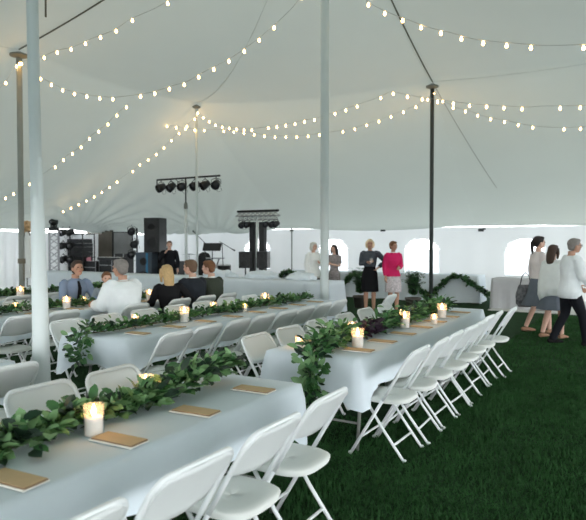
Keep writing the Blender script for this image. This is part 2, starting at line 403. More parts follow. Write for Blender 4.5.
# ------------------------------------------------------------------ chairs
def make_chair():
    t = thing('folding_chair', 'x', 'chair', (0,0,0), 0, 'white folding chairs along the tables')
    def fy(z): return -.26 + (.81-z)/.81*.48         # front tube line
    hw = .215
    # inverted U back/front-leg frame: one arc on top (part back_frame) plus front legs
    pts = [(-hw, fy(.44), .44), (-hw, fy(.6), .6), (-hw, fy(.72), .72)]
    for k in range(1, 7):
        a = PI/2*k/6; pts.append((-hw+.07*(1-math.cos(a)), fy(.74+.07*math.sin(a)), .74+.07*math.sin(a)))
    pts += [(-x, y, z) for x, y, z in pts[::-1]]
    b = bmesh.new(); tube(b, pts, .0125, 8); link('back_frame', b, M['steel'], t, True)
    for s in (-1, 1):
        b = bmesh.new(); tube(b, [(s*hw, fy(.44), .44), (s*(hw+.005), fy(.0), .0)], .0125, 8)
        lg = link('leg', b, M['steel'], t, True)
        b = bmesh.new(); ball(b, (s*(hw+.005), fy(.0), .012), (.018,.018,.012), 8); link('foot_cap', b, M['plastic'], lg, True)
        b = bmesh.new(); tube(b, [(s*(hw-.028), .11, .425), (s*(hw-.028), -.03, .22), (s*(hw-.028), -.20, 0)], .0115, 8)
        lg = link('leg', b, M['steel'], t, True)
        b = bmesh.new(); ball(b, (s*(hw-.028), -.20, .012), (.018,.018,.012), 8); link('foot_cap', b, M['plastic'], lg, True)
    b = bmesh.new(); tube(b, [(-hw, fy(.14), .14), (hw, fy(.14), .14)], .009, 8); link('crossbar', b, M['steel'], t, True)
    b = bmesh.new(); tube(b, [(-hw+.03, -.115, .11), (hw-.03, -.115, .11)], .009, 8); link('crossbar', b, M['steel'], t, True)
    # backrest: curved panel with rounded upper corners
    b = bmesh.new(); nx_, nz_ = 14, 8; front = {}; 
    for side in (0, 1):
        for i in range(nx_+1):
            for j in range(nz_+1):
                u = -1+2*i/nx_; v = j/nz_
                z = .595+.215*v
                w = (hw-.002)*(1 - .10*max(0, v-.6)**2/.16 - .07*max(0, .3-v)/.3)
                zc = z - .030*abs(u)**6*max(0, v-.3)/.7 + .012*u*u*(1-v)*1.5
                y = fy(z) - .022*(1-u*u) + (.010 if side else -.006)
                front[side,i,j] = b.verts.new((u*w, y, zc))
    for side in (0, 1):
        for i in range(nx_):
            for j in range(nz_):
                q = (front[side,i,j], front[side,i+1,j], front[side,i+1,j+1], front[side,i,j+1]); b.faces.new(q if side == 0 else q[::-1])
    for i in range(nx_):
        b.faces.new((front[0,i,0], front[1,i,0], front[1,i+1,0], front[0,i+1,0])); b.faces.new((front[0,i,nz_], front[0,i+1,nz_], front[1,i+1,nz_], front[1,i,nz_]))
    for j in range(nz_):
        b.faces.new((front[0,0,j], front[0,0,j+1], front[1,0,j+1], front[1,0,j])); b.faces.new((front[0,nx_,j], front[1,nx_,j], front[1,nx_,j+1], front[0,nx_,j+1]))
    link('backrest', b, M['plastic'], t, True)
    # seat: rounded plate, dished
    b = bmesh.new(); N_ = 36; top = []; bot = []; mid = []
    rings = []
    for f in (0.02, .35, .7, .92, 1.0):
        r = []
        for k in range(N_):
            a = 2*PI*k/N_; c, s = math.cos(a), math.sin(a)
            e = 3.2; q = (abs(c)**e + abs(s)**e)**(-1/e)
            z = .448 - .012*(1-f)  - (.012 if f == 1.0 else 0)
            r.append(b.verts.new((c*q*.205*f, s*q*.205*f+.0, z - (.008 if s > .7 else 0)*f)))
        rings.append(r)
    r = []
    for k in range(N_):
        v = rings[-1][k].co; r.append(b.verts.new((v.x*.97, v.y*.97, v.z-.022)))
    rings.append(r)
    for i in range(len(rings)-1):
        for k in range(N_): b.faces.new((rings[i][k], rings[i][(k+1)%N_], rings[i+1][(k+1)%N_], rings[i+1][k]))
    b.faces.new(rings[0]); b.faces.new(rings[-1][::-1])
    link('seat', b, M['seatp'], t, True)
    return t
chair0 = make_chair(); chair_used = False
def chair(x, y, face, label, jit=.04, group='white folding chairs along the tables'):
    """face: 'L' faces -X (stands on a table's right side), 'R' faces +X"""
    global chair_used
    t = chair0 if not chair_used else copy_tree(chair0)
    chair_used = True
    t.location = (x+random.uniform(-.02,.02), y, .002)
    t.rotation_euler = (0, 0, (PI/2 if face == 'L' else -PI/2) + random.uniform(-jit, jit))
    t['label'] = label; t['group'] = group
    return t

# ------------------------------------------------------------------ tables and cloths
def folding_table(x, y0, y1, label, hw=.37):
    t = thing('folding_table', label, 'table', (x, (y0+y1)/2, 0), 0, 'long tables under white cloths')
    L = (y1-y0)/2
    b = bmesh.new(); box(b, (0,0,.715), (hw*2, L*2, .03), bev=.006); link('tabletop', b, M['plastic'], t)
    for sx in (-1, 1):
        for sy in (-1, 1):
            b = bmesh.new(); tube(b, [(sx*(hw-.07), sy*(L-.28), .70), (sx*(hw-.06), sy*(L-.16), 0)], .014, 8); link('leg', b, M['greypole'], t, True)
    for sy in (-1, 1):
        b = bmesh.new(); tube(b, [(-hw+.065, sy*(L-.2), .2), (hw-.065, sy*(L-.2), .2)], .010, 8); link('crossbar', b, M['greypole'], t, True)
        b = bmesh.new(); tube(b, [(0, sy*(L-.2), .2), (0, sy*(L-.75), .70)], .009, 8); link('brace', b, M['greypole'], t, True)
    return t
def cloth(name, x0, x1, y0, y1, label, drop=.25, corner=.13, z=.742, wave=.02, m=None, seed=0, tight=.0, rz=0, nfold=None):
    rnd = random.Random(seed); b = bmesh.new()
    cx, cy = (x0+x1)/2, (y0+y1)/2; hx, hy = (x1-x0)/2, (y1-y0)/2
    # perimeter samples
    per = []; st = .045
    def edge(ax, ay, bx, by):
        n = max(6, int(math.hypot(bx-ax, by-ay)/st))
        for k in range(n): per.append((ax+(bx-ax)*k/n, ay+(by-ay)*k/n))
    edge(-hx,-hy,hx,-hy); edge(hx,-hy,hx,hy); edge(hx,hy,-hx,hy); edge(-hx,hy,-hx,-hy)
    n = len(per); ph = rnd.uniform(0, 6)
    prevr = None; rings = []
    # top: concentric rings inward
    for f in (.0, .5, .9):
        rings.append([b.verts.new((cx+x*f if f else cx+x*.001, cy+y*f if f else cy+y*.001, z+.0025*noise.noise(Vector((x*3*f, y*3*f, seed))))) for x, y in per])
    rows = 9
    for q in range(rows+1):
        t = q/rows; r = []
        s = 0
        for k, (x, y) in enumerate(per):
            dcx = hx-abs(x); dcy = hy-abs(y); dc = math.hypot(dcx, dcy)   # distance to nearest corner
            cf = math.exp(-(dc/.13)**2)
            d = drop + corner*cf
            # outward normal
            if dcx < 1e-6 and dcy < 1e-6: nx_, ny_ = math.copysign(.7, x), math.copysign(.7, y)
            elif dcx < 1e-6: nx_, ny_ = math.copysign(1, x), 0
            elif dcy < 1e-6: nx_, ny_ = 0, math.copysign(1, y)
            else: nx_, ny_ = 0, 0
            s = (x*1.0 if ny_ else y*1.0)
            w = wave*(math.sin(s*(nfold or 9)+ph)+.6*math.sin(s*(nfold or 9)*2.3+ph*2)) * t**1.3
            o = .004 + .02*min(1, t*4) + w + .045*cf*t + tight*t
            zz = z - d*t - (0 if t else 0)
            if t > 0: zz = z - .004 - (d-.004)*t
            r.append(b.verts.new((cx+x+nx_*o, cy+y+ny_*o, zz + (.012*math.sin(s*5+ph) if t > .9 else 0))))
        rings.append(r)
    for i in range(len(rings)-1):
        for k in range(n): b.faces.new((rings[i][k], rings[i][(k+1)%n], rings[i+1][(k+1)%n], rings[i+1][k]))
    b.faces.new(rings[0])
    bmesh.ops.recalc_face_normals(b, faces=b.faces[:])
    o = link(name, b, m or M['cloth'], None, True)
    return tag(o, label, 'tablecloth')
ROWS = {'A':-2.2, 'C':-4.35, 'D':-6.55, 'E':-8.75}
def long_table(x, y0, y1, desc, lab, seed, split=1, corner=.13):
    L = (y1-y0-.04)
    for s in range(split):
        folding_table(x, y0+.02+L*s/split, y0+.02+L*(s+1)/split-.01, 'white topped folding table, %s one under the %s' % (['nearer','farther'][s], desc))
    cloth('tablecloth', x-.4, x+.4, y0, y1, lab, seed=seed, corner=corner)
long_table(-2.2, -.7, 3.16, 'foreground cloth', 'white cloth on the foreground table, largest cloth in the picture', 1, 2)
long_table(-2.2, 4.02, 7.93, 'right-hand cloth', 'white cloth on the right-hand table, leafy garland spilling over its near end', 2, 2)
long_table(-4.35, 3.78, 8.05, 'centre-left cloth', 'white cloth on the centre-left table right behind the nearest pole', 3, 2)
long_table(-6.55, 3.4, 8.0, 'cloth where guests sit', 'white cloth on the table where the seated guests are', 4, 2)
long_table(-8.75, 4.6, 8.6, 'far-left cloth', 'white cloth on the far left table beyond the seated guests', 5, 2)
long_table(-4.35, -1.0, 2.72, 'left-edge cloth', 'white cloth at the left edge in front of the nearest pole', 6, 2)

def side_chairs(x, side, ys_, desc, off=.53):
    for k, y in enumerate(ys_):
        s = 'right' if side == 'L' else 'left'
        chair(x+(off if side == 'L' else -off), y, side, 'white folding chair, %s from the camera along the %s side of the %s' % (ORD[k], s, desc))
side_chairs(-2.2, 'L', [1.14, 1.68, 2.22, 2.77], 'foreground table', .565)
side_chairs(-2.2, 'R', [1.6, 2.12, 2.64], 'foreground table', .40)
side_chairs(-2.2, 'L', [4.33, 4.79, 5.25, 5.71, 6.17, 6.62, 7.07], 'right-hand table')
chair(-1.60, 7.55, 'L', 'white folding chair pulled out at the far end of the right-hand table')
side_chairs(-2.2, 'R', [4.25, 4.8, 5.4, 6.0, 6.6, 7.2], 'right-hand table', .42)
side_chairs(-4.35, 'L', [4.05, 4.52, 5.0, 5.47, 5.95, 6.43, 6.92, 7.4], 'centre-left table')
chair(-3.55, 8.55, 'L', 'white folding chair alone beyond the centre-left table end, near the black dress')
side_chairs(-4.35, 'R', [4.1, 4.62, 5.2, 5.75, 6.3, 6.85, 7.4], 'centre-left table', .50)
side_chairs(-6.55, 'L', [3.55, 4.1, 4.65], 'guests\' table')
side_chairs(-6.55, 'R', [3.9, 4.5, 5.1], 'guests\' table')
side_chairs(-8.75, 'L', [5.0, 5.6, 6.2, 6.8], 'far-left table')
side_chairs(-8.75, 'R', [5.2, 6.0, 6.8], 'far-left table')
side_chairs(-4.35, 'L', [2.38, 1.8], 'left-edge table', .62)
# occupied chairs
OCC = [(-5.84,5.60,'L','white-shirted man'),(-5.84,6.46,'L','blonde woman'),(-5.84,7.02,'L','dark-suited man'),(-5.84,7.52,'L','olive-jacketed man'),
       (-7.28,6.0,'R','man in tie'),(-7.1,6.42,'R','small child')]
for x, y, s, w in OCC: chair(x, y, s, 'white folding chair with the %s sitting on it' % w)

# ------------------------------------------------------------------ garlands
def leaf(vs, fs, ms, p, d, n, L, W, mi):
    s = d.cross(n).normalized(); n = s.cross(d).normalized(); i = len(vs)
    prof = [(0,0,0),(.25,.8,.03),(.55,1,.02),(.82,.65,-.04),(1,0,-.10)]
    vs.append(p)
    for f, w, z in prof[1:-1]:
        c = p+d*L*f+n*L*z
        vs.extend([c - s*W*.5*w + n*W*.12, c, c + s*W*.5*w + n*W*.12])
    vs.append(p+d*L+n*L*prof[-1][2])
    fs.append((i,i+2,i+1)); fs.append((i,i+3,i+2))
    for q in range(2):
        a = i+1+3*q; fs.append((a,a+1,a+4,a+3)); fs.append((a+1,a+2,a+5,a+4))
    a = i+7; fs.append((a,a+1,i+10)); fs.append((a+1,a+2,i+10))
    ms.extend([mi]*8)
def foliage_path(pts, wid, hei, dens, L, ratio=.5, pale=.3, seed=0, plum=None, grav=0):
    rnd = random.Random(seed); vs = []; fs = []; ms = []
    P = [Vector(p) for p in pts]
    for i in range(len(P)-1):
        seg = P[i+1]-P[i]; n = max(1, int(seg.length*dens)); d0 = seg.normalized()
        side = d0.cross(Vector((0,0,1)))
        if side.length < .3: side = Vector((1,0,0))
        side.normalize(); up = side.cross(d0).normalized()
        for k in range(n):
            c = P[i]+seg*rnd.random()
            u = rnd.gauss(0,.42); w = abs(rnd.gauss(0,.5)) if not grav else rnd.gauss(0,.4)
            lump = .75+.5*noise.noise(c*4.0+Vector((seed,0,0)))
            p = c+side*u*wid*.5*lump+up*(w*hei*lump)
            dd = (d0*rnd.uniform(-.9,.9)+side*(u*1.6+rnd.uniform(-.8,.8))+up*rnd.uniform(-.15,.9)-Vector((0,0,grav*rnd.random()))).normalized()
            nn = (up*.8+Vector((rnd.uniform(-1,1),rnd.uniform(-1,1),rnd.uniform(-.3,1)))*.8).normalized()
            if abs(dd.dot(nn)) > .95: nn = dd.orthogonal()
            l = L*rnd.uniform(.6,1.25)
            f = rnd.random(); mi = 1 if f < pale else (2 if f > .78 else 0)
            if plum and plum[0] < c.y < plum[1] and rnd.random() < .8: mi = 3
            leaf(vs, fs, ms, p, dd, nn, l, l*ratio, mi)
    return vs, fs, ms
def garland(label, pts, wid, hei, dens, L, ratio=.5, pale=.3, seed=0, plum=None, grav=0, cat='garland', zmin=None):
    vs, fs, ms = foliage_path(pts, wid, hei, dens, L, ratio, pale, seed, plum, grav)
    if zmin is not None:
        for v in vs:
            if v.z < zmin: v.z = zmin+.001
    t = thing('garland', label, cat, pts[0])
    o0 = Vector(pts[0])
    me = bpy.data.meshes.new('foliage'); me.from_pydata([v-o0 for v in vs], [], fs)
    for m in ('leaf','leaf2','leaf3','plum'): me.materials.append(M[m])
    me.polygons.foreach_set('material_index', ms)
    for p in me.polygons: p.use_smooth = True
    o = bpy.data.objects.new('foliage', me); COL.objects.link(o); o.parent = t
    b = bmesh.new(); tube(b, [Vector(p)-o0 for p in pts], .007, 6); link('stem', b, M['twig'], t)
    return t
def run(x, y0, y1, z=.765, wob=.04, n=14, seed=0):
    r = random.Random(seed); return [(x+r.uniform(-wob,wob), y0+(y1-y0)*k/n, z) for k in range(n+1)]
garland('broad-leaved green garland along the foreground table', [(p[0]+(.05 if p[1]<1.4 else 0), p[1], p[2]+(.05 if p[1] > 2.6 else 0)) for p in run(-2.24, .2, 3.08, seed=1)], .27, .08, 640, .080, .60, .48, 11, zmin=.746)
garland('green garland along the right-hand table, hanging down over its near end',
        [(-2.10,3.90,.36),(-2.12,3.885,.5),(-2.10,3.88,.65),(-2.1,3.93,.765)]+run(-2.2, 4.05, 7.6, seed=2), .27, .15, 540, .082, .52, .34, 12, plum=(4.9,5.25))
garland('green garland along the centre-left table, its tail hanging over the near end',
        [(-4.42,3.71,.52),(-4.42,3.695,.65),(-4.45,3.74,.76)]+run(-4.4, 3.85, 7.95, seed=3), .24, .085, 420, .07, .5, .2, 13)
garland('green garland along the guests\' table', run(-6.6, 3.5, 7.7, seed=4), .25, .075, 420, .07, .5, .2, 14, zmin=.746)
garland('green garland along the far left table', run(-8.75, 4.7, 8.3, seed=5), .25, .085, 380, .08, .5, .2, 15, zmin=.746)

# ------------------------------------------------------------------ candles
def make_candle():
    t = thing('candle', 'x', 'candle', (0,0,0), 0, 'candles in glass holders on the tables')
    b = bmesh.new(); lathe(b, [(.037,0),(.039,.004),(.039,.082),(.034,.084),(.006,.080)], seg=20); link('wax', b, M['wax'], t, True)
    b = bmesh.new(); lathe(b, [(.044,.0),(.045,.135),(.042,.135),(.041,.003)], seg=24, cap=False); link('glass_holder', b, M['frost'], t, True)
    b = bmesh.new(); lathe(b, [(.001,.080),(.009,.090),(.013,.102),(.010,.118),(.005,.130),(.001,.140)], seg=12); link('flame', b, M['flame'], t, True)
    b = bmesh.new(); tube(b, [(0,0,.078),(0,.001,.092)], .0014, 6); link('wick', b, M['twig'], t)
    l = bpy.data.lights.new('candle_light', 'POINT'); l.energy = .4; l.color = (1,.5,.18); l.shadow_soft_size = .03
    lo = bpy.data.objects.new('candle_light', l); COL.objects.link(lo); lo.parent = t; lo.location = (0,0,.125)
    return t
can0 = make_candle(); can_used = False
def candle(x, y, label, s=1.0, z=.746, hs=None):
    global can_used
    t = can0 if not can_used else copy_tree(can0); can_used = True
    t.location = (x, y, z); t.scale = (s, s, hs or s); t['label'] = label
CL = 'lit candle on the %s, %s'
candle(-2.11, 1.84, CL % ('foreground table', 'largest and nearest'), 1.0)
candle(-2.36, 2.42, CL % ('foreground table', 'second from the camera amid leaves'), .95)
candle(-2.36, 3.0, CL % ('foreground table', 'low at the far end behind leaves'), .75)
candle(-2.02, 4.49, CL % ('right-hand table', 'nearest, between two paper menus'), 1.15)
candle(-2.42, 4.22, 'small lit tea light on the left near corner of the right-hand table', .7)
candle(-2.28, 4.95, CL % ('right-hand table', 'just behind the nearest candle'), 1.0)
candle(-2.08, 5.77, CL % ('right-hand table', 'by the white-back chair in the middle'), 1.2)
candle(-2.3, 6.25, CL % ('right-hand table', 'middle one left of the leaves'), .9)
candle(-1.99, 6.75, CL % ('right-hand table', 'tallest at the far end'), 1.2)
candle(-1.9, 6.17, CL % ('right-hand table', 'small, right edge of the leaves'), .8)
candle(-4.3, 5.0, CL % ('centre-left table', 'large, in front of the blonde woman'), 1.2)
candle(-4.58, 4.55, CL % ('centre-left table', 'small, nearest the camera'), .8)
candle(-4.55, 5.83, CL % ('centre-left table', 'in front of the olive jacket'), .95)
candle(-4.3, 6.14, CL % ('centre-left table', 'small and low, right of the olive jacket'), .7)
candle(-4.45, 6.83, CL % ('centre-left table', 'tall, farthest from the camera'), 1.25)
candle(-6.45, 5.2, CL % ('guests\' table', 'large, beside the nearest white pole'), 1.2)
candle(-6.68, 5.67, CL % ('guests\' table', 'small, in front of the tie'), .8)
candle(-6.35, 6.6, CL % ('guests\' table', 'between white shirt and blonde hair'), 1.2)
candle(-6.78, 4.7, CL % ('guests\' table', 'left of the nearest white pole'), .8)
candle(-8.42, 5.92, CL % ('far-left table', 'the only tall one there'), 1.3)

# ------------------------------------------------------------------ paper menus on napkins
def make_menu():
    t = thing('menu', 'x', 'menu', (0,0,0), 0, 'kraft paper menus laid at the places')
    b = bmesh.new(); box(b, (0,0,.0045), (.245,.115,.008), bev=.003); link('napkin', b, M['napkin'], t, True)
    b = bmesh.new(); box(b, (.004,.0,.0125), (.225,.098,.005), bev=.001); link('card', b, M['kraft'], t)
    b = bmesh.new(); box(b, (.119,.0,.0105), (.006,.098,.004)); box(b, (.004,-.0505,.0105), (.225,.003,.004)); link('ribbon_edge', b, M['kraftdark'], t)
    return t
menu0 = make_menu(); mu = False
def menu(x, y, label, rz=0):
    global mu
    t = menu0 if not mu else copy_tree(menu0); mu = True
    t.location = (x, y, .746); t.rotation_euler = (0,0,rz+random.uniform(-.08,.08)); t['label'] = label
def menus(x, ys_, side, desc):
    for k, y in enumerate(ys_):
        menu(x+(.255 if side > 0 else -.27), y, 'tan paper menu, %s from the camera on the %s side of the %s' % (ORD[k], 'right' if side > 0 else 'left', desc), 0 if side > 0 else PI)
menus(-2.2, [1.33, 1.83, 2.34, 2.86], 1, 'foreground table')
menus(-2.2, [1.75, 2.15, 2.7], -1, 'foreground table')
menus(-2.2, [4.34, 4.84, 5.34, 5.84, 6.34, 6.84, 7.34], 1, 'right-hand table')
menus(-2.2, [4.5, 5.05, 5.6, 6.15, 6.7], -1, 'right-hand table')
menus(-4.35, [4.1, 4.6, 5.1, 5.6, 6.1, 6.6, 7.1, 7.6], 1, 'centre-left table')
menus(-6.55, [4.0, 4.6, 5.2, 5.8, 6.4], 1, 'guests\' table')

# ------------------------------------------------------------------ serving tables parallel to the back wall
def wall_table(x0, x1, y0, y1, n, desc, lab, seed, z=.742, m=None, drop=None, nfold=14):
    w = (x1-x0-.04)/n
    for s in range(n):
        t = thing('folding_table', 'folding table under the %s, %s from the left' % (desc, ORD[s]), 'table', (x0+.02+w*(s+.5), (y0+y1)/2, 0), 0, 'long tables under white cloths')
        b = bmesh.new(); box(b, (0,0,.715), (w-.01, y1-y0-.06, .03), bev=.005); link('tabletop', b, M['plastic'], t)
        for sx in (-1,1):
            for sy in (-1,1):
                b = bmesh.new(); tube(b, [(sx*(w/2-.2), sy*((y1-y0)/2-.1), .7), (sx*(w/2-.14), sy*((y1-y0)/2-.1), 0)], .014, 8); link('leg', b, M['greypole'], t)
    return cloth('tablecloth', x0, x1, y0, y1, lab, drop=drop or .72, corner=0, seed=seed, wave=.016, nfold=nfold, z=z, m=m)
wall_table(-16.0, -5.95, 11.7, 12.45, 5, 'long serving-table cloth', 'long white cloth on the serving table running across in front of the band', 21)
wall_table(-9.7, -3.75, 15.95, 16.7, 3, 'cloth hung with leaf swags', 'white cloth hung with leafy swags on the head table by the back wall', 22)
cloth_g = wall_table(-3.2, -1.9, 15.0, 15.75, 1, 'grey square cloth', 'grey cloth reaching the ground on the small table by the right-hand window', 23, m=M['cloth2'], nfold=20)

# swags on the head table
def swag(pxs, label, seed, Y=15.86, wid=.24):
    P = [atY(x, y, Y) for x, y in pxs]
    garland(label, P, wid, .07, 520, .10, .5, .05, seed, grav=.5, cat='garland')
swag([(411,277),(416,285),(421,291),(427,295),(433,293),(440,287),(447,280),(455,276),(462,277),(470,282),(478,288),(486,293),(492,296)], 'dark leafy swag looping along the front of the head table, right of the black pole', 31)
swag([(345,284),(350,277),(356,273),(364,275)], 'short dark leafy swag left of the woman in the black dress', 32)
swag([(279,279),(284,273),(290,272),(297,276),(303,281)], 'small dark leafy swag left of the white-haired guest', 33)
# crumpled white linens on the serving table
for q, (x, l, s_) in enumerate([(-9.3,'left heap of crumpled white linen behind the serving table edge',1.0),(-8.0,'middle heap of crumpled white linen on the serving table',1.0),(-6.9,'right heap of crumpled white linen on the serving table',.8)]):
    b = bmesh.new(); bmesh.ops.create_uvsphere(b, u_segments=40, v_segments=20, radius=1)
    for v in b.verts:
        k = 1+.35*noise.noise(v.co*2.2+Vector((q*5,0,0)))+.12*noise.noise(v.co*6)
        v.co = Vector((v.co.x*.5*s_*k, v.co.y*.22*k, max(0, v.co.z)*.17*k))
    o = link('linen', b, M['cloth'], None, True); o.location = (x, 12.15, .748); tag(o, l, 'linen')

# ferns in pots behind the two women
def fern(x, y, h, label, seed, n=60):
    rnd = random.Random(seed); t = thing('potted_fern', label, 'plant', (x, y, 0))
    b = bmesh.new(); lathe(b, [(.13,0),(.18,.26),(.195,.26),(.195,.30),(.16,.30),(.15,.24)], seg=20); link('pot', b, M['terra'], t, True)
    vs = []; fs = []; ms = []
    for k in range(n):
        a = rnd.uniform(0, 2*PI); R_ = rnd.uniform(.15,.34); hh = h*rnd.uniform(.6,1)
        pts = [Vector((math.cos(a)*R_*t_**1.3, math.sin(a)*R_*t_**1.3, .28+(hh-.28)*math.sin(t_*1.9)/math.sin(1.9)*(1 if t_ < .9 else .97))) for t_ in [q/9 for q in range(10)]]
        for q in range(1, 9):
            d = (pts[q+1]-pts[q-1]).normalized(); s = d.cross(Vector((0,0,1)))
            if s.length < .1: s = Vector((1,0,0))
            s.normalize()
            for sg in (-1,1):
                leaf(vs, fs, ms, pts[q], (s*sg+d*.5).normalized(), Vector((0,0,1)) if abs(d.z) < .9 else Vector((1,0,.1)), .13*(1.1-q/12), .03, 0 if rnd.random() < .6 else 2)
    me = bpy.data.meshes.new('fronds'); me.from_pydata(vs, [], fs)
    for m in ('leaf','leaf2','leaf3','plum'): me.materials.append(M[m])
    me.polygons.foreach_set('material_index', ms)
    o = bpy.data.objects.new('fronds', me); COL.objects.link(o); o.parent = t
fern(-6.05, 13.6, .98, 'bushy dark green potted fern left of the black dress', 41)
fern(-4.75, 13.75, .98, 'bushy dark green potted fern right of the pink jacket', 42)

# ------------------------------------------------------------------ people
def person(name, label, loc, rz, h, pose='stand', skin='skin', hair='hair_brown', hairstyle='short', arms=('down','down'), stride=0, outfit=(), head_yaw=0, lean=0, build=1.0, female=False, look=0):
    k = h/1.70 if pose == 'stand' else h/1.31
    root = thing(name, label, 'person', loc, rz); root.scale = (k, k, k)
    sw = .165 if female else .19; tr = (.92 if female else 1.0)*build
    if pose == 'stand':
        hz = .90; spine0 = Vector((0,0,.90)); up = Vector((0, math.sin(lean), math.cos(lean)))
        hips = [Vector((s*.085, 0, .88)) for s in (-1,1)]
        ay = [-stride*.5, stride*.5]
        legs = []
        for s in (0,1):
            an = Vector(((-1,1)[s]*.09, ay[s], .085+(.03 if ay[s] < 0 and stride else 0)))
            kn = (hips[s]+an)/2 + Vector((0,.035+ (.05 if ay[s] < 0 else .02)*(stride > 0), .0))
            legs.append((hips[s], kn, an))
    else:
        spine0 = Vector((0,-.02,.53)); up = Vector((0, math.sin(lean), math.cos(lean)))
        hips = [Vector((s*.09, 0, .545)) for s in (-1,1)]
        legs = [(hips[s], Vector(((-1,1)[s]*.12, .40, .535)), Vector(((-1,1)[s]*.12, .36, .09))) for s in (0,1)]
    def S(d): return spine0 + up*d
    sh_c = S(.49); neck = S(.53); headc = S(.685)+Vector((0,.015+.03*(lean > 0),0))
    shl = [sh_c + Vector((s*sw, 0, -.0)) for s in (-1,1)]
    arm = []
    for s in (0,1):
        sg = (-1,1)[s]; a = arms[s]; sh = shl[s]
        if a == 'down': el = sh+Vector((sg*.05,-.02,-.28)); wr = el+Vector((sg*.0,.05,-.25))
        elif a == 'swing': el = sh+Vector((sg*.04,.07,-.27)); wr = el+Vector((-sg*.02,.17,-.18))
        elif a == 'back': el = sh+Vector((sg*.04,-.10,-.26)); wr = el+Vector((0,-.08,-.24))
        elif a == 'chest': el = sh+Vector((sg*.04,.02,-.27)); wr = el+Vector((-sg*.17,.17,.05))
        elif a == 'clasp': el = sh+Vector((sg*.03,.02,-.28)); wr = el+Vector((-sg*.15,.20,-.03))
        elif a == 'hip': el = sh+Vector((sg*.19,-.04,-.21)); wr = el+Vector((-sg*.16,.07,-.14))
        elif a == 'table': el = sh+Vector((sg*.06,.09,-.26)); wr = el+Vector((-sg*.05,.24,-.0))
        elif a == 'mic': el = sh+Vector((sg*.07,.12,-.22)); wr = el+Vector((-sg*.16,.12,.20))
        arm.append((sh, el, wr))
    B = bmesh.new()
    def torso(bm_, g=0, z0=-.10, z1=.53, flare=0):
        prof = [(-.10,.150,.105),(-.03,.168,.118),(.06,.150,.105),(.16,.132,.095),(.26,.145,.105),(.36,.165,.112),(.44,.172,.098),(.495,.125,.075),(.53,.062,.058)]
        if female: prof = [(-.10,.160,.112),(-.03,.172,.120),(.06,.145,.100),(.16,.118,.088),(.26,.132,.100),(.34,.145,.122),(.43,.148,.092),(.49,.105,.066),(.53,.052,.05)]
        R = []
        for z, rx, ry in prof:
            if z0-.001 <= z <= z1+.001:
                c = S(z); R.append(((c.x, c.y, c.z), rx*tr+g+flare*max(0,.1-z), ry*tr+g+flare*max(0,.1-z)))
        rings_loft(bm_, R)
    torso(B)
    tube(B, [S(.50), S(.60)], [.055 if not female else .047]*2, 12)
    for a, kn, an in legs:
        tube(B, [a+Vector((0,0,.02)), a*.6+kn*.4, kn, kn*.6+an*.4, an], [.088*tr,.075*tr,.054*tr,.052*tr,.036], 12)
        tube(B, [an+Vector((0,-.05,-.045)), an+Vector((0,.05,-.05)), an+Vector((0,.15,-.062))], [(.034,.03),(.04,.028),(.032,.016)], 10)
    for s, (a, el, wr) in enumerate(arm):
        sg = (-1,1)[s]
        ball(B, a-Vector((sg*.028,0,.018)), .043*tr, 12)
        tube(B, [a, a*.5+el*.5, el, el*.5+wr*.5, wr], [.036*tr,.041*tr,.034*tr,.033*tr,.024], 10)
        d = (wr-el).normalized(); side = d.cross(Vector((sg,0,.2))).normalized(); nrm = side.cross(d).normalized()
        pc = wr+d*.045; tube(B, [wr-d*.01, wr+d*.03, wr+d*.085], [(.024,.018),(.036,.015),(.038,.013)], 10)
        # frame of tube above: recompute palm axes to spread fingers along 'side'
        for f in range(4):
            o = (f-1.5)*.019; L_ = (.062,.072,.068,.052)[f]
            p0 = wr+d*.075+side*o; p1 = p0+d*L_*.55; p2 = p1+(d*.7-nrm*.6*1).normalized()*L_*.35; p3 = p2+(d*.35-nrm).normalized()*L_*.3
            tube(B, [p0,p1,p2,p3], [.0095,.009,.0085,.007], 8)
        t0 = wr+d*.02+side*.025; tube(B, [t0, t0+(d*.7+side*.7).normalized()*.035, t0+(d+side*.4-nrm*.3).normalized()*.065], [.012,.0105,.008], 8)
    # head
    hr = Matrix.Rotation(head_yaw, 3, 'Z') @ Matrix.Rotation(-look, 3, 'X')
    def Hh(v): return headc + hr @ Vector(v)
    ball(B, Hh((0,-.005,.018)), (.074,.092,.092), 18, hr)
    ball(B, Hh((0,.018,-.045)), (.054,.066,.064), 16, hr)
    ball(B, Hh((0,.045,-.085)), (.028,.028,.022), 12, hr)
    ball(B, Hh((0,.094,-.018)), (.012,.016,.020), 10, hr); ball(B, Hh((0,.088,.008)), (.008,.010,.024), 8, hr)
    for s in (-1,1):
        ball(B, Hh((s*.076,-.006,-.012)), (.010,.020,.031), 10, hr)
        ball(B, Hh((s*.034,.070,-.025)), (.022,.018,.018), 10, hr)
        ball(B, Hh((s*.030,.083,.024)), (.022,.008,.008), 8, hr)
    body = link('body', B, M[skin], root, True)
    md = body.modifiers.new('remesh', 'REMESH'); md.mode = 'VOXEL'; md.voxel_size = .008; md.use_smooth_shade = True
    sm = body.modifiers.new('smooth', 'SMOOTH'); sm.factor = .5; sm.iterations = 2
    for s in (-1,1):
        b = bmesh.new(); ball(b, Hh((s*.030,.0865,.006)), (.0125,.008,.007), 10, hr); link('eye', b, M['eye'], root, True)
    b = bmesh.new(); ball(b, Hh((0,.083,-.052)), (.022,.010,.007), 10, hr); link('mouth', b, M['lips'], root, True)
    def soft(nm, bm_, m, vox=.012, it=4):
        o = link(nm, bm_, m, root, True); r_ = o.modifiers.new('remesh', 'REMESH'); r_.mode = 'VOXEL'; r_.voxel_size = vox; r_.use_smooth_shade = True
        s_ = o.modifiers.new('smooth', 'SMOOTH'); s_.factor = .5; s_.iterations = it; return o
    # hair
    b = bmesh.new()
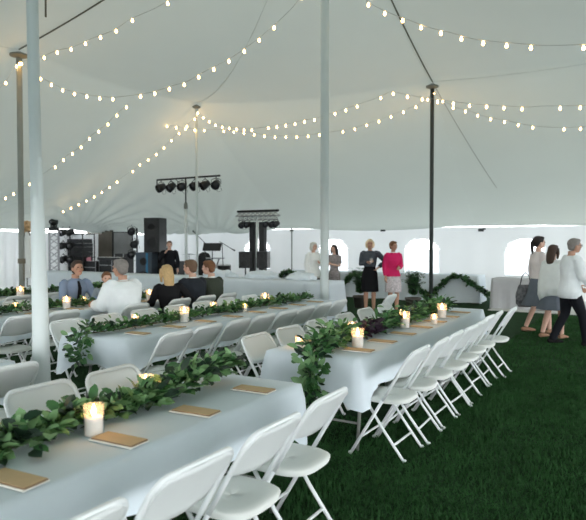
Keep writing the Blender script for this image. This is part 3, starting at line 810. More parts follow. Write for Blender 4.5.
    ball(b, Hh((0,-.022,.034)), (.086,.098,.090), 18, hr)
    ball(b, Hh((0,.030,.082)), (.066,.056,.034), 14, hr)
    if hairstyle == 'short':
        ball(b, Hh((0,-.055,-.02)), (.070,.055,.060), 14, hr)
    elif hairstyle == 'bob':
        ball(b, Hh((0,-.045,-.035)), (.094,.074,.085), 16, hr)
        for s in (-1,1): tube(b, [Hh((s*.076,.01,.05)), Hh((s*.088,.012,-.02)), Hh((s*.078,.01,-.09))], [.026,.026,.016], 10)
    elif hairstyle == 'long':
        tube(b, [Hh((0,-.04,.04)), Hh((0,-.078,-.06)), Hh((0,-.10,-.17)), Hh((0,-.10,-.30))], [(.080,.07),(.088,.050),(.078,.040),(.035,.018)], 14)
        for s in (-1,1): tube(b, [Hh((s*.072,.02,.06)), Hh((s*.086,.01,-.03)), Hh((s*.08,.0,-.14))], [.026,.028,.018], 10)
    elif hairstyle == 'pony':
        tube(b, [Hh((0,-.10,.05)), Hh((0,-.135,.0)), Hh((0,-.13,-.10)), Hh((0,-.12,-.20))], [.026,.034,.030,.012], 10)
        ball(b, Hh((0,-.055,-.015)), (.072,.05,.06), 14, hr)
    soft('hair', b, M[hair], .010, 3)
    # clothing pieces
    for item in outfit:
        kind, m = item[0], M[item[1]]; b = bmesh.new()
        if kind in ('shirt', 'jacket', 'short_shirt', 'loose_shirt'):
            g = {'shirt':.012,'jacket':.020,'short_shirt':.012,'loose_shirt':.03}[kind]
            torso(b, g, (item[2] if len(item) > 2 else -.10) if kind != 'short_shirt' else -.03, .53, .10 if kind == 'loose_shirt' else .0)
            if kind == 'loose_shirt': 
                c = S(-.14); rings_loft(b, [((c.x,c.y,c.z), .20, .15), ((S(-.05)).to_tuple(), .205, .155), ((S(.05)).to_tuple(), .19,.14)])
            for s, (a, el, wr) in enumerate(arm):
                ball(b, a-Vector(((-1,1)[s]*.022,0,.012)), .050*tr+g*.5, 12)
                e2 = el*.12+wr*.88 if kind != 'short_shirt' else el
                if kind == 'short_shirt': tube(b, [a, el*.75+a*.25], [.056*tr+g*.5,.056*tr+g*.5], 12)
                else: tube(b, [a, a*.5+el*.5, el, el*.5+wr*.5, e2], [.040*tr+g,.045*tr+g,.040*tr+g,.036*tr+g,.031+g*.8], 12)
            soft('shirt' if 'shirt' in kind else 'jacket', b, m)
        elif kind == 'bodice':
            torso(b, .010, -.10, .44); soft('dress_top', b, m)
        elif kind == 'collar':
            tube(b, [S(.50), S(.545)], [.066,.060], 14, cap=True); soft('collar', b, m, .008, 1)
        elif kind == 'tie':
            tube(b, [S(.50)+Vector((0,.085,0)), S(.40)+Vector((0,.125*tr+.012,0)), S(.2)+Vector((0,.118*tr+.014,0)), S(.05)+Vector((0,.125*tr+.012,0))], [(.018,.008),(.028,.007),(.038,.007),(.03,.006)], 8); link('tie', b, m, root)
        elif kind == 'trousers':
            torso(b, .014, -.10, .06)
            for a, kn, an in legs:
                tube(b, [a+Vector((0,0,.02)), a*.6+kn*.4, kn, kn*.5+an*.5, an+Vector((0,0,-.03))], [.103*tr,.092*tr,.073,.066,.060], 14)
            soft('trousers', b, m)
        elif kind in ('skirt', 'skirt_long'):
            dz = item[2] if len(item) > 2 else .42
            if pose == 'stand':
                rings_loft(b, [((0,.0,.90-dz),.205+.5*abs(stride)*.5,.165+.35*abs(stride)),((0,0,.90-dz*.5),.195,.150+.1*abs(stride)),((0,0,.90),.180,.130),((0,0,1.0),.145*tr,.108*tr)])
                for v in b.verts:
                    if v.co.z < .9-dz*.4:
                        an_ = math.atan2(v.co.y, v.co.x); v.co.x *= 1+.05*math.sin(an_*7); v.co.y *= 1+.05*math.sin(an_*7)
            else:
                torso(b, .014, -.10, .1)
                tube(b, [(0,-.02,.55),(0,.2,.56),(0,.42,.53)], [(.19,.10),(.19,.09),(.18,.08)], 16)
            soft('skirt', b, m)
        elif kind == 'shawl':
            c = S(.47)
            R_ = [(S(.50).to_tuple(), .10,.08),(S(.44).to_tuple(), .215,.125),(S(.30).to_tuple(), .25,.175),(S(.10).to_tuple(), .27,.20),(S(-.08).to_tuple(), .265,.215),(S(-.20).to_tuple(), .22,.18)]
            rings_loft(b, R_)
            for v in b.verts:
                an_ = math.atan2(v.co.y, v.co.x); f = max(0, 1.32-v.co.z); v.co.x *= 1+.10*f*math.sin(an_*8); v.co.y *= 1+.10*f*math.sin(an_*8)
                if v.co.z < 1.0: v.co.z -= .10*math.cos(an_-2.2)
            soft('shawl', b, m)
        elif kind == 'shoes':
            for a, kn, an in legs:
                b2 = bmesh.new(); tube(b2, [an+Vector((0,-.07,-.045)), an+Vector((0,-.0,-.042)), an+Vector((0,.09,-.052)), an+Vector((0,.175,-.064))], [(.034,.036),(.045,.040),(.048,.032),(.034,.018)], 12)
                soft('shoe', b2, m, .01, 2)
            b.free()
        elif kind == 'glasses':
            for s in (-1,1):
                tube(b, [Hh((s*.032+.021*math.cos(q), .100, .004+.016*math.sin(q))) for q in [2*PI*z/12 for z in range(13)]], .002, 5)
                tube(b, [Hh((s*.053,.098,.006)), Hh((s*.078,.0,.004))], .002, 5)
            tube(b, [Hh((-.011,.101,.006)), Hh((.011,.101,.006))], .002, 5); link('glasses', b, M['eye'], root)
    return root, arm, k

def hand_world(root, arm, s, d=.08):
    sh, el, wr = arm[s]; p = wr+(wr-el).normalized()*d
    return root.matrix_basis @ p
# seated
person('person', 'person in blue shirt and dark tie seated, facing the camera side', (-7.28,6.0,0), -PI/2-.15, 1.33, 'sit', 'skin2', 'hair_brown', 'short', ('table','table'),
       outfit=(('shirt','shirt_blue'),('collar','shirt_blue'),('tie','top_black'),('trousers','trouser_black'),('shoes','shoe_black')), lean=.12, head_yaw=-.15, look=-.15)
person('person', 'small child with reddish hair peeking between two seated guests', (-7.1,6.42,.0), -PI/2-.3, 1.15, 'sit', 'skin', 'hair_ginger', 'short', ('table','table'),
       outfit=(('shirt','kid_blue'),('trousers','trouser_black'),('shoes','shoe_black')), lean=.1, head_yaw=-.3)
person('person', 'broad grey-haired person in white shirt seated with back to the camera', (-5.84,5.60,0), PI/2-.1, 1.37, 'sit', 'skin2', 'hair_grey', 'short', ('table','table'),
       outfit=(('loose_shirt','shirt_white'),('collar','shirt_white'),('trousers','trouser_black'),('shoes','shoe_black')), lean=.06, build=1.35, head_yaw=.1)
person('person', 'long-haired blonde person in black top seated with back to the camera', (-5.84,6.46,0), PI/2-.45, 1.27, 'sit', 'skin', 'hair_blonde', 'long', ('table','hip'),
       outfit=(('shirt','top_black'),('skirt','top_black'),('shoes','shoe_black')), lean=.08, female=True, build=1.1)
person('person', 'person in dark navy suit jacket seated, turning left', (-5.84,7.02,0), PI/2-.15, 1.33, 'sit', 'skin', 'hair_lightbrown', 'short', ('table','table'),
       outfit=(('jacket','suit_navy'),('collar','shirt_white'),('trousers','suit_navy'),('shoes','shoe_black')), lean=.10, head_yaw=.35, build=1.1)
person('person', 'person in olive green jacket seated at the far right of the row of guests', (-5.84,7.52,0), PI/2-.05, 1.31, 'sit', 'skin', 'hair_ginger', 'short', ('table','table'),
       outfit=(('jacket','jacket_olive'),('collar','shirt_white'),('trousers','trouser_black'),('shoes','shoe_black')), lean=.16, head_yaw=.45, build=1.08)
# standing pair
TC = math.radians(-157)
r1, a1, k1 = person('person', 'blonde person in black dress and grey jacket standing with a drink', (-5.48,12.85,0), TC, 1.69, 'stand', 'skin2', 'hair_paleblonde', 'bob', ('hip','chest'),
       outfit=(('jacket','jacket_grey',.16),('bodice','dress_black'),('skirt','dress_black',.42),('shoes','shoe_tan')), female=True, build=1.1)
r2, a2, k2 = person('person', 'person in bright pink jacket and pale print skirt, standing', (-4.95,12.95,0), TC+.45, 1.64, 'stand', 'skin2', 'hair_ginger', 'short', ('clasp','down'),
       outfit=(('bodice','top_white'),('jacket','jacket_pink',-.03),('collar','top_white'),('skirt','skirt_print',.40),('shoes','shoe_tan')), female=True, build=1.1, head_yaw=.25)
person('person', 'white-haired person in loose white top standing behind the serving table', (-7.1,13.1,0), math.radians(-110), 1.62, 'stand', 'skin', 'hair_white', 'bob', ('chest','down'),
       outfit=(('loose_shirt','top_white'),('trousers','trouser_black'),('shoes','shoe_black')), female=True, build=1.2, head_yaw=.1)
person('person', 'dark-haired person in patterned dress half hidden by the middle pole', (-6.72,13.5,0), math.radians(170), 1.56, 'stand', 'skin', 'hair_dark', 'long', ('chest','chest'),
       outfit=(('short_shirt','dress_pattern'),('skirt','dress_pattern',.5),('shoes','shoe_black')), female=True)
# walking trio
TR = math.radians(-59.6)
person('person', 'grey-haired person with glasses, white shirt and black trousers walking right', (-1.0,10.2,0), TR, 1.67, 'stand', 'skin2', 'hair_grey', 'short', ('swing','swing'), .46,
       outfit=(('loose_shirt','shirt_white'),('trousers','trouser_black'),('shoes','shoe_black'),('glasses','top_black')), build=1.12, lean=.04)
person('person', 'brown-haired person in pale shawl and grey skirt, seen from behind', (-1.32,10.8,0), math.radians(-28), 1.57, 'stand', 'skin', 'hair_brown', 'long', ('down','chest'), .30,
       outfit=(('shirt','shawl'),('shawl','shawl'),('skirt','skirt_grey',.36),('shoes','shoe_tan')), female=True, build=1.1)
r3, a3, k3 = person('person', 'dark-haired person in pale pink cardigan walking left of the shawl', (-1.62,11.3,0), TR+.1, 1.72, 'stand', 'skin', 'hair_dark', 'pony', ('down','chest'), .34,
       outfit=(('jacket','cardigan_pale'),('skirt','skirt_grey',.40),('shoes','shoe_tan')), female=True, build=.95)
# singer by the speaker
rs, as_, ks = person('person', 'person in black singing into a microphone beside the speaker stack', (-11.9,13.2,0), math.radians(-140), 1.66, 'stand', 'skin', 'hair_lightbrown', 'short', ('down','mic'),
       outfit=(('jacket','trouser_black'),('trousers','trouser_black'),('shoes','shoe_black')))
# held things
bpy.context.view_layer.update()
def held(fn, root, arm, s, d=.10): fn(hand_world(root, arm, s, d))
def glass_at(p):
    b = bmesh.new(); lathe(b, [(.030,-.05),(.034,.0),(.037,.07),(.034,.07),(.028,-.04)], p, 14, False); lathe(b, [(.028,-.045),(.032,.035)], p, 14)
    tag(link('drinking_glass', b, M['frost'], None, True), 'small pale drink held at the chest by the person in the black dress', 'glass')
held(glass_at, r1, a1, 1)
def bag_at(p):
    t = thing('handbag', 'black and white patterned bag hanging from the arm of the pink-cardigan walker', 'bag', p)
    b = bmesh.new(); n = 16
    for sgn in (0,):
        rings_loft(b, [((0,0,-.62),.12,.04),((0,0,-.56),.17,.065),((0,0,-.40),.18,.075),((0,0,-.26),.14,.05),((0,0,-.22),.12,.03)])
    link('pouch', b, M['bag_pattern'], t, True)
    b = bmesh.new(); tube(b, [(-.10,0,-.23),(-.06,0,-.06),(0,0,.0),(.06,0,-.06),(.10,0,-.23)], .009, 8); link('strap', b, M['top_black'], t)
    t.rotation_euler = (0,0,TR+PI/2)
sh, el, wr = a3[0]; pe = r3.matrix_basis @ (wr*.45+el*.55); bag_at(Vector((pe.x-.10, pe.y-.06, pe.z+.06)))
def mic_at(p):
    t = thing('microphone', 'black hand microphone held by the singer', 'microphone', p)
    b = bmesh.new(); tube(b, [(0,0,-.08),(0,0,.07)], [.010,.016], 10); link('grip', b, M['black'], t)
    b = bmesh.new(); ball(b, (0,0,.09), .025, 12); link('grille', b, M['alu'], t, True)
held(mic_at, rs, as_, 1, .07)

# ------------------------------------------------------------------ band equipment
def gear(x, Y, px=True): return atY(x, 243, Y)
# low stage behind the serving table
b = bmesh.new(); box(b, (-12.6, 14.35, .15), (7.6, 2.9, .30), bev=.01); tag(link('stage', b, M['blacksoft']), 'low black stage platform carrying the band equipment', 'stage')
SZ = .302
def speaker(x, y, z, w, d, h, label, name='loudspeaker', m='grille', strip=False):
    t = thing(name, label, 'loudspeaker', (x, y, z), math.radians(16))
    b = bmesh.new(); box(b, (0,0,h/2), (w, d, h), bev=.012); link('cabinet', b, M['black' if m == 'grille' else m], t)
    b = bmesh.new(); box(b, (0,-d/2-.006,h/2), (w*.9, .012, h*.94), bev=.004); link('grille', b, M[m], t)
    b = bmesh.new()
    for q, (zz, rr) in enumerate(((.28,.36),(.74,.22))):
        tt = bmesh.new(); lathe(tt, [(w*rr,0),(w*rr,.01),(w*rr*.8,.012),(w*rr*.8,.0)], seg=20)
        bmesh.ops.transform(tt, matrix=Matrix.Translation((0,-d/2-.013,h*zz)) @ Matrix.Rotation(PI/2,4,'X'), verts=tt.verts); merge(b, tt)
    link('driver_ring', b, M['black'], t)
    if strip:
        b = bmesh.new(); box(b, (w*.22,-d/2-.018,h/2), (w*.13,.01,h*.96)); link('stripe', b, M['blue'], t)
    for s in (-1,1):
        b = bmesh.new(); tube(b, [(s*(w/2+.004),-.06,h*.55),(s*(w/2+.03),-.04,h*.55),(s*(w/2+.03),.04,h*.55),(s*(w/2+.004),.06,h*.55)], .008, 6); link('handle', b, M['black'], t)
    return t
g = gear(148, 13.3)
speaker(g.x, g.y, SZ, .52, .55, 1.02, 'blue-grey subwoofer with bright blue stripe under the tall black speaker', 'subwoofer', 'bluegrey', True)
g2 = gear(164, 13.75); speaker(g2.x, g2.y, SZ, .50, .5, 1.02, 'black subwoofer right of the blue-striped one', 'subwoofer')
g = gear(155.5, 13.4); speaker(g.x, g.y, SZ+1.022, .50, .5, 1.02, 'tall black loudspeaker on top of the blue-striped subwoofer')
# lighting stands and cans
def can_mesh():
    pass
def par_can(p, label, s=1.0, tilt=.5, rz=0):
    t = thing('spotlight', label, 'spotlight', p, rz, 'spotlights of the stage rig'); t.scale = (s,s,s)
    R_ = Matrix.Rotation(tilt, 4, 'X') @ Matrix.Rotation(PI/2, 4, 'X')
    tt = bmesh.new(); lathe(tt, [(.05,-.15),(.09,-.13),(.10,-.04),(.115,.0),(.125,.12),(.12,.12),(.105,.0)], seg=18); bmesh.ops.transform(tt, matrix=Matrix.Translation((0,0,-.17)) @ R_, verts=tt.verts); link('housing', tt, M['black'], t, True)
    tt = bmesh.new(); lathe(tt, [(.003,.085),(.112,.085),(.112,.09),(.003,.095)], seg=18); bmesh.ops.transform(tt, matrix=Matrix.Translation((0,0,-.17)) @ R_, verts=tt.verts); link('lens', tt, M['lens'], t, True)
    b = bmesh.new(); tube(b, [(-.135,0,-.17),(-.135,0,-.05),(-.06,0,-.015),(.06,0,-.015),(.135,0,-.05),(.135,0,-.17)], .010, 6); tube(b, [(0,0,-.02),(0,0,.03)], .014, 8); link('yoke', b, M['black'], t)
    tt = bmesh.new(); tube(tt, [(.09,.05,-.12),(.14,.07,-.34),(.05,.06,-.38),(-.05,.05,-.28)], .005, 5); link('cable', tt, M['black'], t)
    return t
sp = gear(186, 13.35); bx0 = atY(157, 177, 13.35); bx1 = atY(220, 180, 13.35); bh = 3.55
L0 = Vector((bx0.x, 13.35, atY(186,178,13.35).z)); L1 = Vector((bx1.x, 13.35, L0.z))
t = thing('lighting_stand', 'tall lighting stand with white pole and black crossbar of six spotlights', 'stand', (sp.x, 13.35, SZ))
zt = L0.z-SZ
b = bmesh.new(); tube(b, [(0,0,.25),(0,0,zt*.76)], .045, 12); link('lower_pole', b, M['pole'], t, True)
b = bmesh.new(); tube(b, [(0,0,zt*.74),(0,0,zt)], .020, 10); link('upper_pole', b, M['black'], t, True)
b = bmesh.new(); lathe(b, [(.055,zt*.72),(.06,zt*.74),(.05,zt*.77),(.02,zt*.78)], seg=12); link('collar', b, M['greypole'], t)
b = bmesh.new(); tube(b, [(L0.x-sp.x,0,zt),(L1.x-sp.x,0,zt)], .026, 8); tube(b, [(L0.x-sp.x,0,zt),(L0.x-sp.x,0,zt-.14)], .018, 8); tube(b, [(-.4,0,zt),(0,0,zt-.3),(.4,0,zt)], .010, 6); link('crossbar', b, M['black'], t)
for q in range(3):
    a = 2*PI*q/3+.4; b = bmesh.new(); tube(b, [(0,0,.55),(math.cos(a)*.55,math.sin(a)*.55,.015)], .015, 8); link('leg', b, M['black'], t)
for q, x in enumerate((161,171,182,195,205,216)):
    p = atY(x, 180, 13.35); par_can((p.x, 13.35, L0.z-.06), 'black spotlight, %s from the left on the tall stand bar' % ORD[q], 1.0, random.uniform(.3,.7), random.uniform(-.4,.4))
# second stand: truss crossbar with columns
sp = gear(257, 14.0); z2 = atY(257, 216, 14.0).z; xa = atY(238,216,14.0).x; xb = atY(278,216,14.0).x
t = thing('truss_stand', 'aluminium truss crossbar stand with small spotlights at the centre of the band area', 'stand', (sp.x, 14.0, SZ)); zt = z2-SZ
def truss(bm_, A, B_, w, n):
    A, B_ = Vector(A), Vector(B_); d = (B_-A).normalized(); s = d.orthogonal().normalized(); u = d.cross(s)
    cs = [s*w/2+u*w/2, s*w/2-u*w/2, -s*w/2-u*w/2, -s*w/2+u*w/2]
    for c in cs: tube(bm_, [A+c, B_+c], .016, 6)
    for i in range(n):
        p, q = A+(B_-A)*(i/n), A+(B_-A)*((i+1)/n)
        for k in range(4): tube(bm_, [p+cs[k], q+cs[(k+1)%4]], .009, 5); tube(bm_, [p+cs[(k+1)%4], q+cs[k]], .006, 5) if k % 2 else None
b = bmesh.new(); truss(b, (xa-sp.x,0,zt), (xb-sp.x,0,zt), .16, 9); link('crossbar', b, M['alu'], t)
b = bmesh.new(); tube(b, [(xa-sp.x-.02,0,zt+.14),(xb-sp.x+.02,0,zt+.14)], .03, 8); link('top_rail', b, M['black'], t)
b = bmesh.new(); tube(b, [(0,0,.05),(0,0,zt)], .035, 12); link('pole', b, M['pole'], t, True)
b = bmesh.new(); lathe(b, [(.32,0),(.32,.03),(.05,.06),(.05,.14)], seg=20); link('base_plate', b, M['black'], t)
for q, x in enumerate((242,247.5,266,272,276)):
    p = atY(x, 220, 14.0); par_can((p.x, 14.0, z2-.11), 'small black spotlight, %s from the left under the truss crossbar' % ORD[q], .72, random.uniform(.2,.6), random.uniform(-.4,.4))
for q, (x, l) in enumerate(((252.5,'left'),(262,'right'))):
    p = atY(x, 243, 14.08); spz = atY(x, 222, 14.1).z
    t2 = thing('column_speaker', 'slim tall black column speaker, %s of the truss stand pole' % l, 'loudspeaker', (p.x, 14.12, SZ))
    hh = spz-SZ
    b = bmesh.new(); box(b, (0,0,hh/2+.02), (.17,.16,hh-.04), bev=.01); link('cabinet', b, M['black'], t2)
    b = bmesh.new(); box(b, (0,-.085,hh*.6), (.13,.012,hh*.72), bev=.003); link('grille', b, M['grille'], t2)
for q, (x, l) in enumerate(((245.5,'left'),(263.5,'right'))):
    p = atY(x, 268, 13.55); zb = p.z
    s_ = thing('speaker_stand', 'short stand under the small %s monitor speaker by the truss pole' % l, 'stand', (p.x, 13.55, SZ))
    b = bmesh.new(); tube(b, [(0,0,0),(0,0,zb-SZ-.004)], .02, 8); lathe(b, [(.16,0),(.16,.015),(.02,.03)], seg=14); link('post', b, M['black'], s_)
    speaker(p.x, 13.55, zb, .30, .28, .45, 'small black monitor speaker to the %s of the truss stand pole' % l)
# left truss tower with moving head
p = gear(54, 12.9)
t = thing('truss_tower', 'silver truss tower at the left of the stage', 'truss', (p.x, 12.9, 0))
b = bmesh.new(); truss(b, (0,0,.04), (0,0,1.98), .28, 9); link('truss_frame', b, M['alu'], t)
b = bmesh.new(); box(b, (0,0,.02), (.5,.5,.035), bev=.005); link('base_plate', b, M['alu'], t)
b = bmesh.new(); box(b, (0,0,2.01), (.40,.40,.025), bev=.004); link('top_plate', b, M['black'], t)
t = thing('moving_light', 'round black moving head light on top of the truss tower', 'spotlight', (p.x, 12.9, 2.025))
b = bmesh.new(); box(b, (0,0,.04), (.24,.24,.08), bev=.01); link('base', b, M['black'], t)
b = bmesh.new(); tube(b, [(-.14,0,.26),(-.14,0,.10),(.14,0,.10),(.14,0,.26)], .025, 8); link('yoke', b, M['black'], t)
b = bmesh.new(); ball(b, (0,0,.26), (.13,.15,.14), 16); link('head', b, M['black'], t, True)
b = bmesh.new(); ball(b, (0,-.12,.26), (.075,.05,.075), 12); link('lens', b, M['lens'], t, True)
# stack of spotlights: two T stands (x~74, x~137)
def light_tree(px, Y, zs, label, desc, w=.42):
    p = gear(px, Y); t = thing('lighting_stand', label, 'stand', (p.x, Y, SZ))
    b = bmesh.new(); tube(b, [(0,0,0),(0,0,max(zs)-SZ+.05)], .025, 10); link('pole', b, M['black'], t)
    for q in range(3):
        a = 2*PI*q/3+.3; b = bmesh.new(); tube(b, [(0,0,.4),(math.cos(a)*.4,math.sin(a)*.4,.012)], .014, 6); link('leg', b, M['black'], t)
    k = 0
    for z in zs:
        sides = (-1,1) if w > .3 else (0,)
        for s in sides:
            par_can((p.x+s*w/2*.8+(.0 if s else (.05 if k % 2 else -.08)), Y-.14, z+.12), 'black spotlight, %s of those on the %s' % (ORD[k]+' from the top', desc), .95, .15+.3*random.random(), random.uniform(-.6,.6)); k += 1
light_tree(137, 13.9, [2.02, 1.62, 1.28], 'black stand of stacked spotlights right of the grey panel', 'stand beside the blue-striped subwoofer', .2)
light_tree(70, 13.7, [2.0, 1.55, 1.1], 'black stand of paired spotlights right of the silver truss tower', 'stand beside the silver truss tower', .42)
# keyboard rack and drum rack
def rack(px, Y, w, h, d, label, seed):
    rnd = random.Random(seed); p = gear(px, Y); t = thing('equipment_rack', label, 'rack', (p.x, Y, SZ))
    b = bmesh.new()
    for sx in (-1,1):
        for sy in (-1,1): tube(b, [(sx*w/2,sy*d/2,0),(sx*w/2,sy*d/2,h)], .02, 6)
    for z in (.04, h*.5, h-.02):
        box(b, (0,0,z), (w+.04,d+.04,.03))
    link('frame', b, M['black'], t)
    z = .06
    while z < h-.2:
        hh = rnd.uniform(.12,.22)
        if True:
            b = bmesh.new(); box(b, (rnd.uniform(-.02,.02),0,z+hh/2), (w*.9,d*.9,hh-.006), bev=.008); link('amplifier', b, M['blacksoft' if rnd.random() < .5 else 'black'], t)
        z += hh
    return t
rack(79, 14.1, .95, 1.62, .5, 'tall black equipment rack at left behind the man in the tie', 3)
# folding screens
p = gear(100, 15.2)
def panel(px0, px1, Y, z0, z1, m, label):
    a = gear(px0, Y); c = gear(px1, Y); t = thing('screen_panel', label, 'panel', ((a.x+c.x)/2, Y, SZ)); w = c.x-a.x
    b = bmesh.new(); box(b, (0,0,(z0+z1)/2-SZ), (w-.08,.03,z1-z0-.06)); link('sheet', b, M[m], t)
    b = bmesh.new()
    for s in (-1,1): tube(b, [(s*(w/2-.02),0,0),(s*(w/2-.02),0,z1-SZ)], .02, 6)
    for z in (z0,z1): tube(b, [(-w/2+.02,0,z-SZ-(.0 if z == z0 else .02)),(w/2-.02,0,z-SZ-(.0 if z == z0 else .02))], .02, 6)
    link('frame', b, M['black'], t)
panel(87, 113, 15.3, 1.0, 2.06, 'brownpan', 'dark brown reflective screen panel behind the band')
panel(113, 133, 15.35, 1.0, 2.0, 'greypan', 'lighter grey screen panel right of the brown one')
# cases and keyboards
def case(px, Y, w, h, d, label, m='black', top=None):
    p = gear(px, Y); t = thing('flight_case', label, 'case', (p.x, Y, SZ))
    b = bmesh.new(); box(b, (0,0,h/2), (w,d,h), bev=.012); link('box', b, M[m], t)
    b = bmesh.new(); 
    for sx in (-1,1): box(b, (sx*(w/2-.01),-d/2+.003,h/2), (.03,.012,h)); 
    box(b, (0,-d/2-.003,h*.7), (w,.012,.03)); link('edging', b, M['alu'], t)
    b = bmesh.new(); tube(b, [(-.08,-d/2,h*.4),(-.08,-d/2-.03,h*.4),(.08,-d/2-.03,h*.4),(.08,-d/2,h*.4)], .008, 6); link('handle', b, M['alu'], t)
    return t
case(95, 14.2, .62, .68, .5, 'black flight case with a pink paper on top')
p = gear(92, 14.2); b = bmesh.new(); box(b, (p.x, 14.15, SZ+.688), (.22,.16,.008)); tag(link('paper', b, M['white']), 'white paper lying flat on the black flight case', 'paper')
b = bmesh.new(); box(b, (p.x, 14.05, SZ+.76), (.20,.03,.12)); box(b, (p.x, 14.08, SZ+.697), (.20,.09,.006)); tag(link('paper_sign', b, M['pinkpaper']), 'small pink card standing on the flight case', 'card')
case(111, 14.3, .62, .80, .5, 'black equipment case in the middle of the band gear')
case(124, 14.1, .42, .95, .45, 'tall black equipment case left of the stacked spotlights')
# keyboard on stand
p = gear(112, 13.5); t = thing('keyboard', 'black keyboard on a folding stand behind the grey-haired man', 'keyboard', (p.x, 13.5, SZ))
b = bmesh.new(); box(b, (0,0,.80), (1.0,.32,.09), bev=.01); link('body', b, M['black'], t)
b = bmesh.new(); box(b, (0,-.05,.850), (.9,.15,.012)); link('keys', b, M['white'], t)
b = bmesh.new()
for s in (-1,1): tube(b, [(s*.35,-.16,0),(-s*.35,.1,.755)], .015, 6)
link('stand', b, M['black'], t)
# small amp/drum kit behind singer and stand
def drum(x, y, z, r, h, label, axis='Z'):
    t = thing('drum', label, 'drum', (x, y, z)); R_ = Matrix.Rotation(PI/2, 4, 'X') if axis == 'Y' else Matrix()
    b = bmesh.new(); lathe(b, [(r,0),(r,h)], seg=24); bmesh.ops.transform(b, matrix=Matrix.Translation((0,0,r if axis == 'Y' else 0)) @ R_, verts=b.verts); link('shell', b, M['black'], t, True)
    b = bmesh.new(); lathe(b, [(r*.96,h),(r*.96,h+.006)], seg=24); lathe(b, [(r*1.02,h-.015),(r*1.02,h+.012),(r*.97,h+.012),(r*.97,h-.015)], seg=24, cap=False)
    bmesh.ops.transform(b, matrix=Matrix.Translation((0,0,r if axis == 'Y' else 0)) @ R_, verts=b.verts); link('drum_head', b, M['drum'], t, True)
    return t
p = gear(180, 14.4); drum(p.x, 14.4, SZ+.0, .27, .42, 'bass drum with pale head behind the lighting stand', 'Y')
t = thing('cymbal', 'cymbal on a thin stand above the drums', 'cymbal', (p.x+.45, 14.3, SZ))
b = bmesh.new(); tube(b, [(0,0,0),(0,0,.95)], .012, 6); link('stand', b, M['alu'], t)
b = bmesh.new(); lathe(b, [(.003,.975),(.04,.97),(.21,.945),(.21,.942),(.04,.96)], seg=24, cap=False); link('plate', b, M['alu'], t, True)
p = gear(176, 13.7); case(176, 13.9, .5, .75, .45, 'black amplifier case right of the singer')
# music stand, mic booms, dark covered instrument
p = gear(212, 13.2)
t = thing('music_stand', 'black music stand with a wide black desk', 'stand', (p.x, 13.2, SZ))
zt_ = atY(212,247,13.2).z-SZ
b = bmesh.new(); box(b, (0,0,zt_), (.60,.05,.22), Matrix.Rotation(-.3,3,'X'), bev=.008); link('desk', b, M['black'], t)
b = bmesh.new(); tube(b, [(0,0,.3),(0,0.02,zt_)], .012, 8); link('post', b, M['black'], t)
for q in range(3):
    a = 2*PI*q/3; b = bmesh.new(); tube(b, [(0,0,.35),(math.cos(a)*.28,math.sin(a)*.28,.01)], .010, 6); link('leg', b, M['black'], t)
def boom(px, Y, tip, top, label):
    p = gear(px, Y); T = atY(top[0], top[1], Y); E_ = atY(tip[0], tip[1], Y)
    t = thing('microphone_stand', label, 'stand', (p.x, Y, SZ)); o = Vector((p.x, Y, SZ))
    b = bmesh.new(); tube(b, [(0,0,.02),T-o], .012, 6); link('post', b, M['black'], t)
    b = bmesh.new(); tube(b, [T-o+(T-E_)*.25, E_-o], .009, 6); link('boom_arm', b, M['black'], t)
    b = bmesh.new(); tube(b, [E_-o, E_-o+(E_-T).normalized()*.10], [.016,.026], 8); link('microphone', b, M['black'], t)
    b = bmesh.new(); lathe(b, [(.13,0),(.13,.015),(.02,.03)], seg=14); link('base', b, M['black'], t)
boom(208, 13.5, (195,233), (204,242), 'black boom microphone stand reaching up left of the music stand')
boom(224, 13.6, (232,249), (222,243), 'black boom microphone stand right of the music stand')
p = gear(201, 13.8); b = bmesh.new(); rings_loft(b, [((0,0,0),.26,.2),((0,0,.5),.27,.2),((0,0,.8),.25,.18),((0,0,.98),.16,.12),((0,0,1.03),.05,.04)])
o = link('covered_case', b, M['blacksoft'], None, True); o.location = (p.x, 13.95, SZ); tag(o, 'tall rounded black covered case left of the music stand', 'case')
p = gear(214, 13.7)
t = thing('keyboard_stand', 'white crossed-leg stand behind the music stand', 'stand', (p.x, 13.75, SZ))
b = bmesh.new()
for s in (-1,1): tube(b, [(s*.22,0,0),(-s*.14,0,.84)], .022, 8)
link('crossed_legs', b, M['alu'], t)
b = bmesh.new(); box(b, (0,0,.86), (.5,.25,.04), bev=.01); link('tray', b, M['alu'], t)
p = gear(224, 14.2); drum(p.x, 14.2, SZ+.35, .2, .3, 'dark drum standing right of the music stand')
case(224, 14.2, .42, .345, .42, 'low black case under the dark drum')

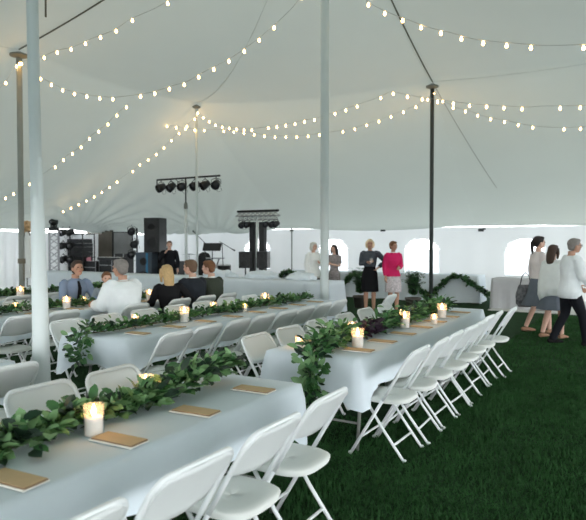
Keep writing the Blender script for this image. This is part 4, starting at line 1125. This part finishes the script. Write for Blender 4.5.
# draped fabric with warm flower bunch left of the nearest pole
p = atY(26.5, 224, 9.6)
t = thing('fabric_drape', 'white gathered drape hanging left of the nearest pole', 'drape', (p.x, 9.6, 0))
b = bmesh.new(); prev = None
for q in range(25):
    z = 1.88 - 1.15*q/24; w = .045+.14*math.sin(min(1,q/16)*PI/2)*(1 if q < 18 else 1-(q-18)*.03); row = []
    for k in range(24):
        a = 2*PI*k/24; rr = w*(1+.18*math.sin(a*6)); row.append(b.verts.new((rr*math.cos(a)+.03*math.sin(q*.2)+.10*q/24, rr*.5*math.sin(a), z)))
    if prev:
        for k in range(24): b.faces.new((prev[k], prev[(k+1)%24], row[(k+1)%24], row[k]))
    prev = row
link('cloth', b, M['top_white'], t, True)
b = bmesh.new(); tube(b, [(0,0,0),(0,0,1.88)], .016, 8); lathe(b, [(.18,0),(.18,.02),(.02,.04)], seg=16); link('post', b, M['greypole'], t)
t = thing('flower_bunch', 'warm cream and tan flower bunch above the white drape', 'flowers', (p.x, 9.6, 1.882))
b = bmesh.new()
for q in range(26):
    c = Vector((random.uniform(-.12,.14), random.uniform(-.1,.1), random.uniform(0,.24))); ball(b, c, random.uniform(.035,.06), 8)
link('blooms', b, mat('cream_bloom', (.62,.42,.24), .8, var=.5, scale=12), t, True)
b = bmesh.new()
for q in range(14):
    c = Vector((random.uniform(-.12,.14), random.uniform(-.1,.1), random.uniform(-.10,.1))); ball(b, c, (.02,.02,.05), 6)
link('buds', b, M['twig'], t, True)

# ------------------------------------------------------------------ light
w = bpy.data.worlds.new('world'); sc.world = w; w.use_nodes = True
nt = w.node_tree; bg = nt.nodes['Background']
tc = nt.nodes.new('ShaderNodeTexCoord'); sep = nt.nodes.new('ShaderNodeSeparateXYZ'); rp = nt.nodes.new('ShaderNodeValToRGB')
nt.links.new(tc.outputs['Generated'], sep.inputs[0]); nt.links.new(sep.outputs['Z'], rp.inputs[0]); nt.links.new(rp.outputs[0], bg.inputs['Color'])
rp.color_ramp.elements[0].color = (.97,.99,1,1); rp.color_ramp.elements[1].color = (.20,.23,.26,1); rp.color_ramp.elements[1].position = .42
bg.inputs['Strength'].default_value = 4.6
sc.view_settings.view_transform = 'Standard'; sc.view_settings.look = 'None'; sc.view_settings.gamma = 1; sc.view_settings.use_curve_mapping = False
sc.view_settings.exposure = 1.0
sc.cycles.use_denoising = True; sc.cycles.max_bounces = 10; sc.cycles.diffuse_bounces = 6; sc.cycles.transparent_max_bounces = 12
sc.cycles.sample_clamp_indirect = 6; sc.cycles.caustics_reflective = False; sc.cycles.caustics_refractive = False
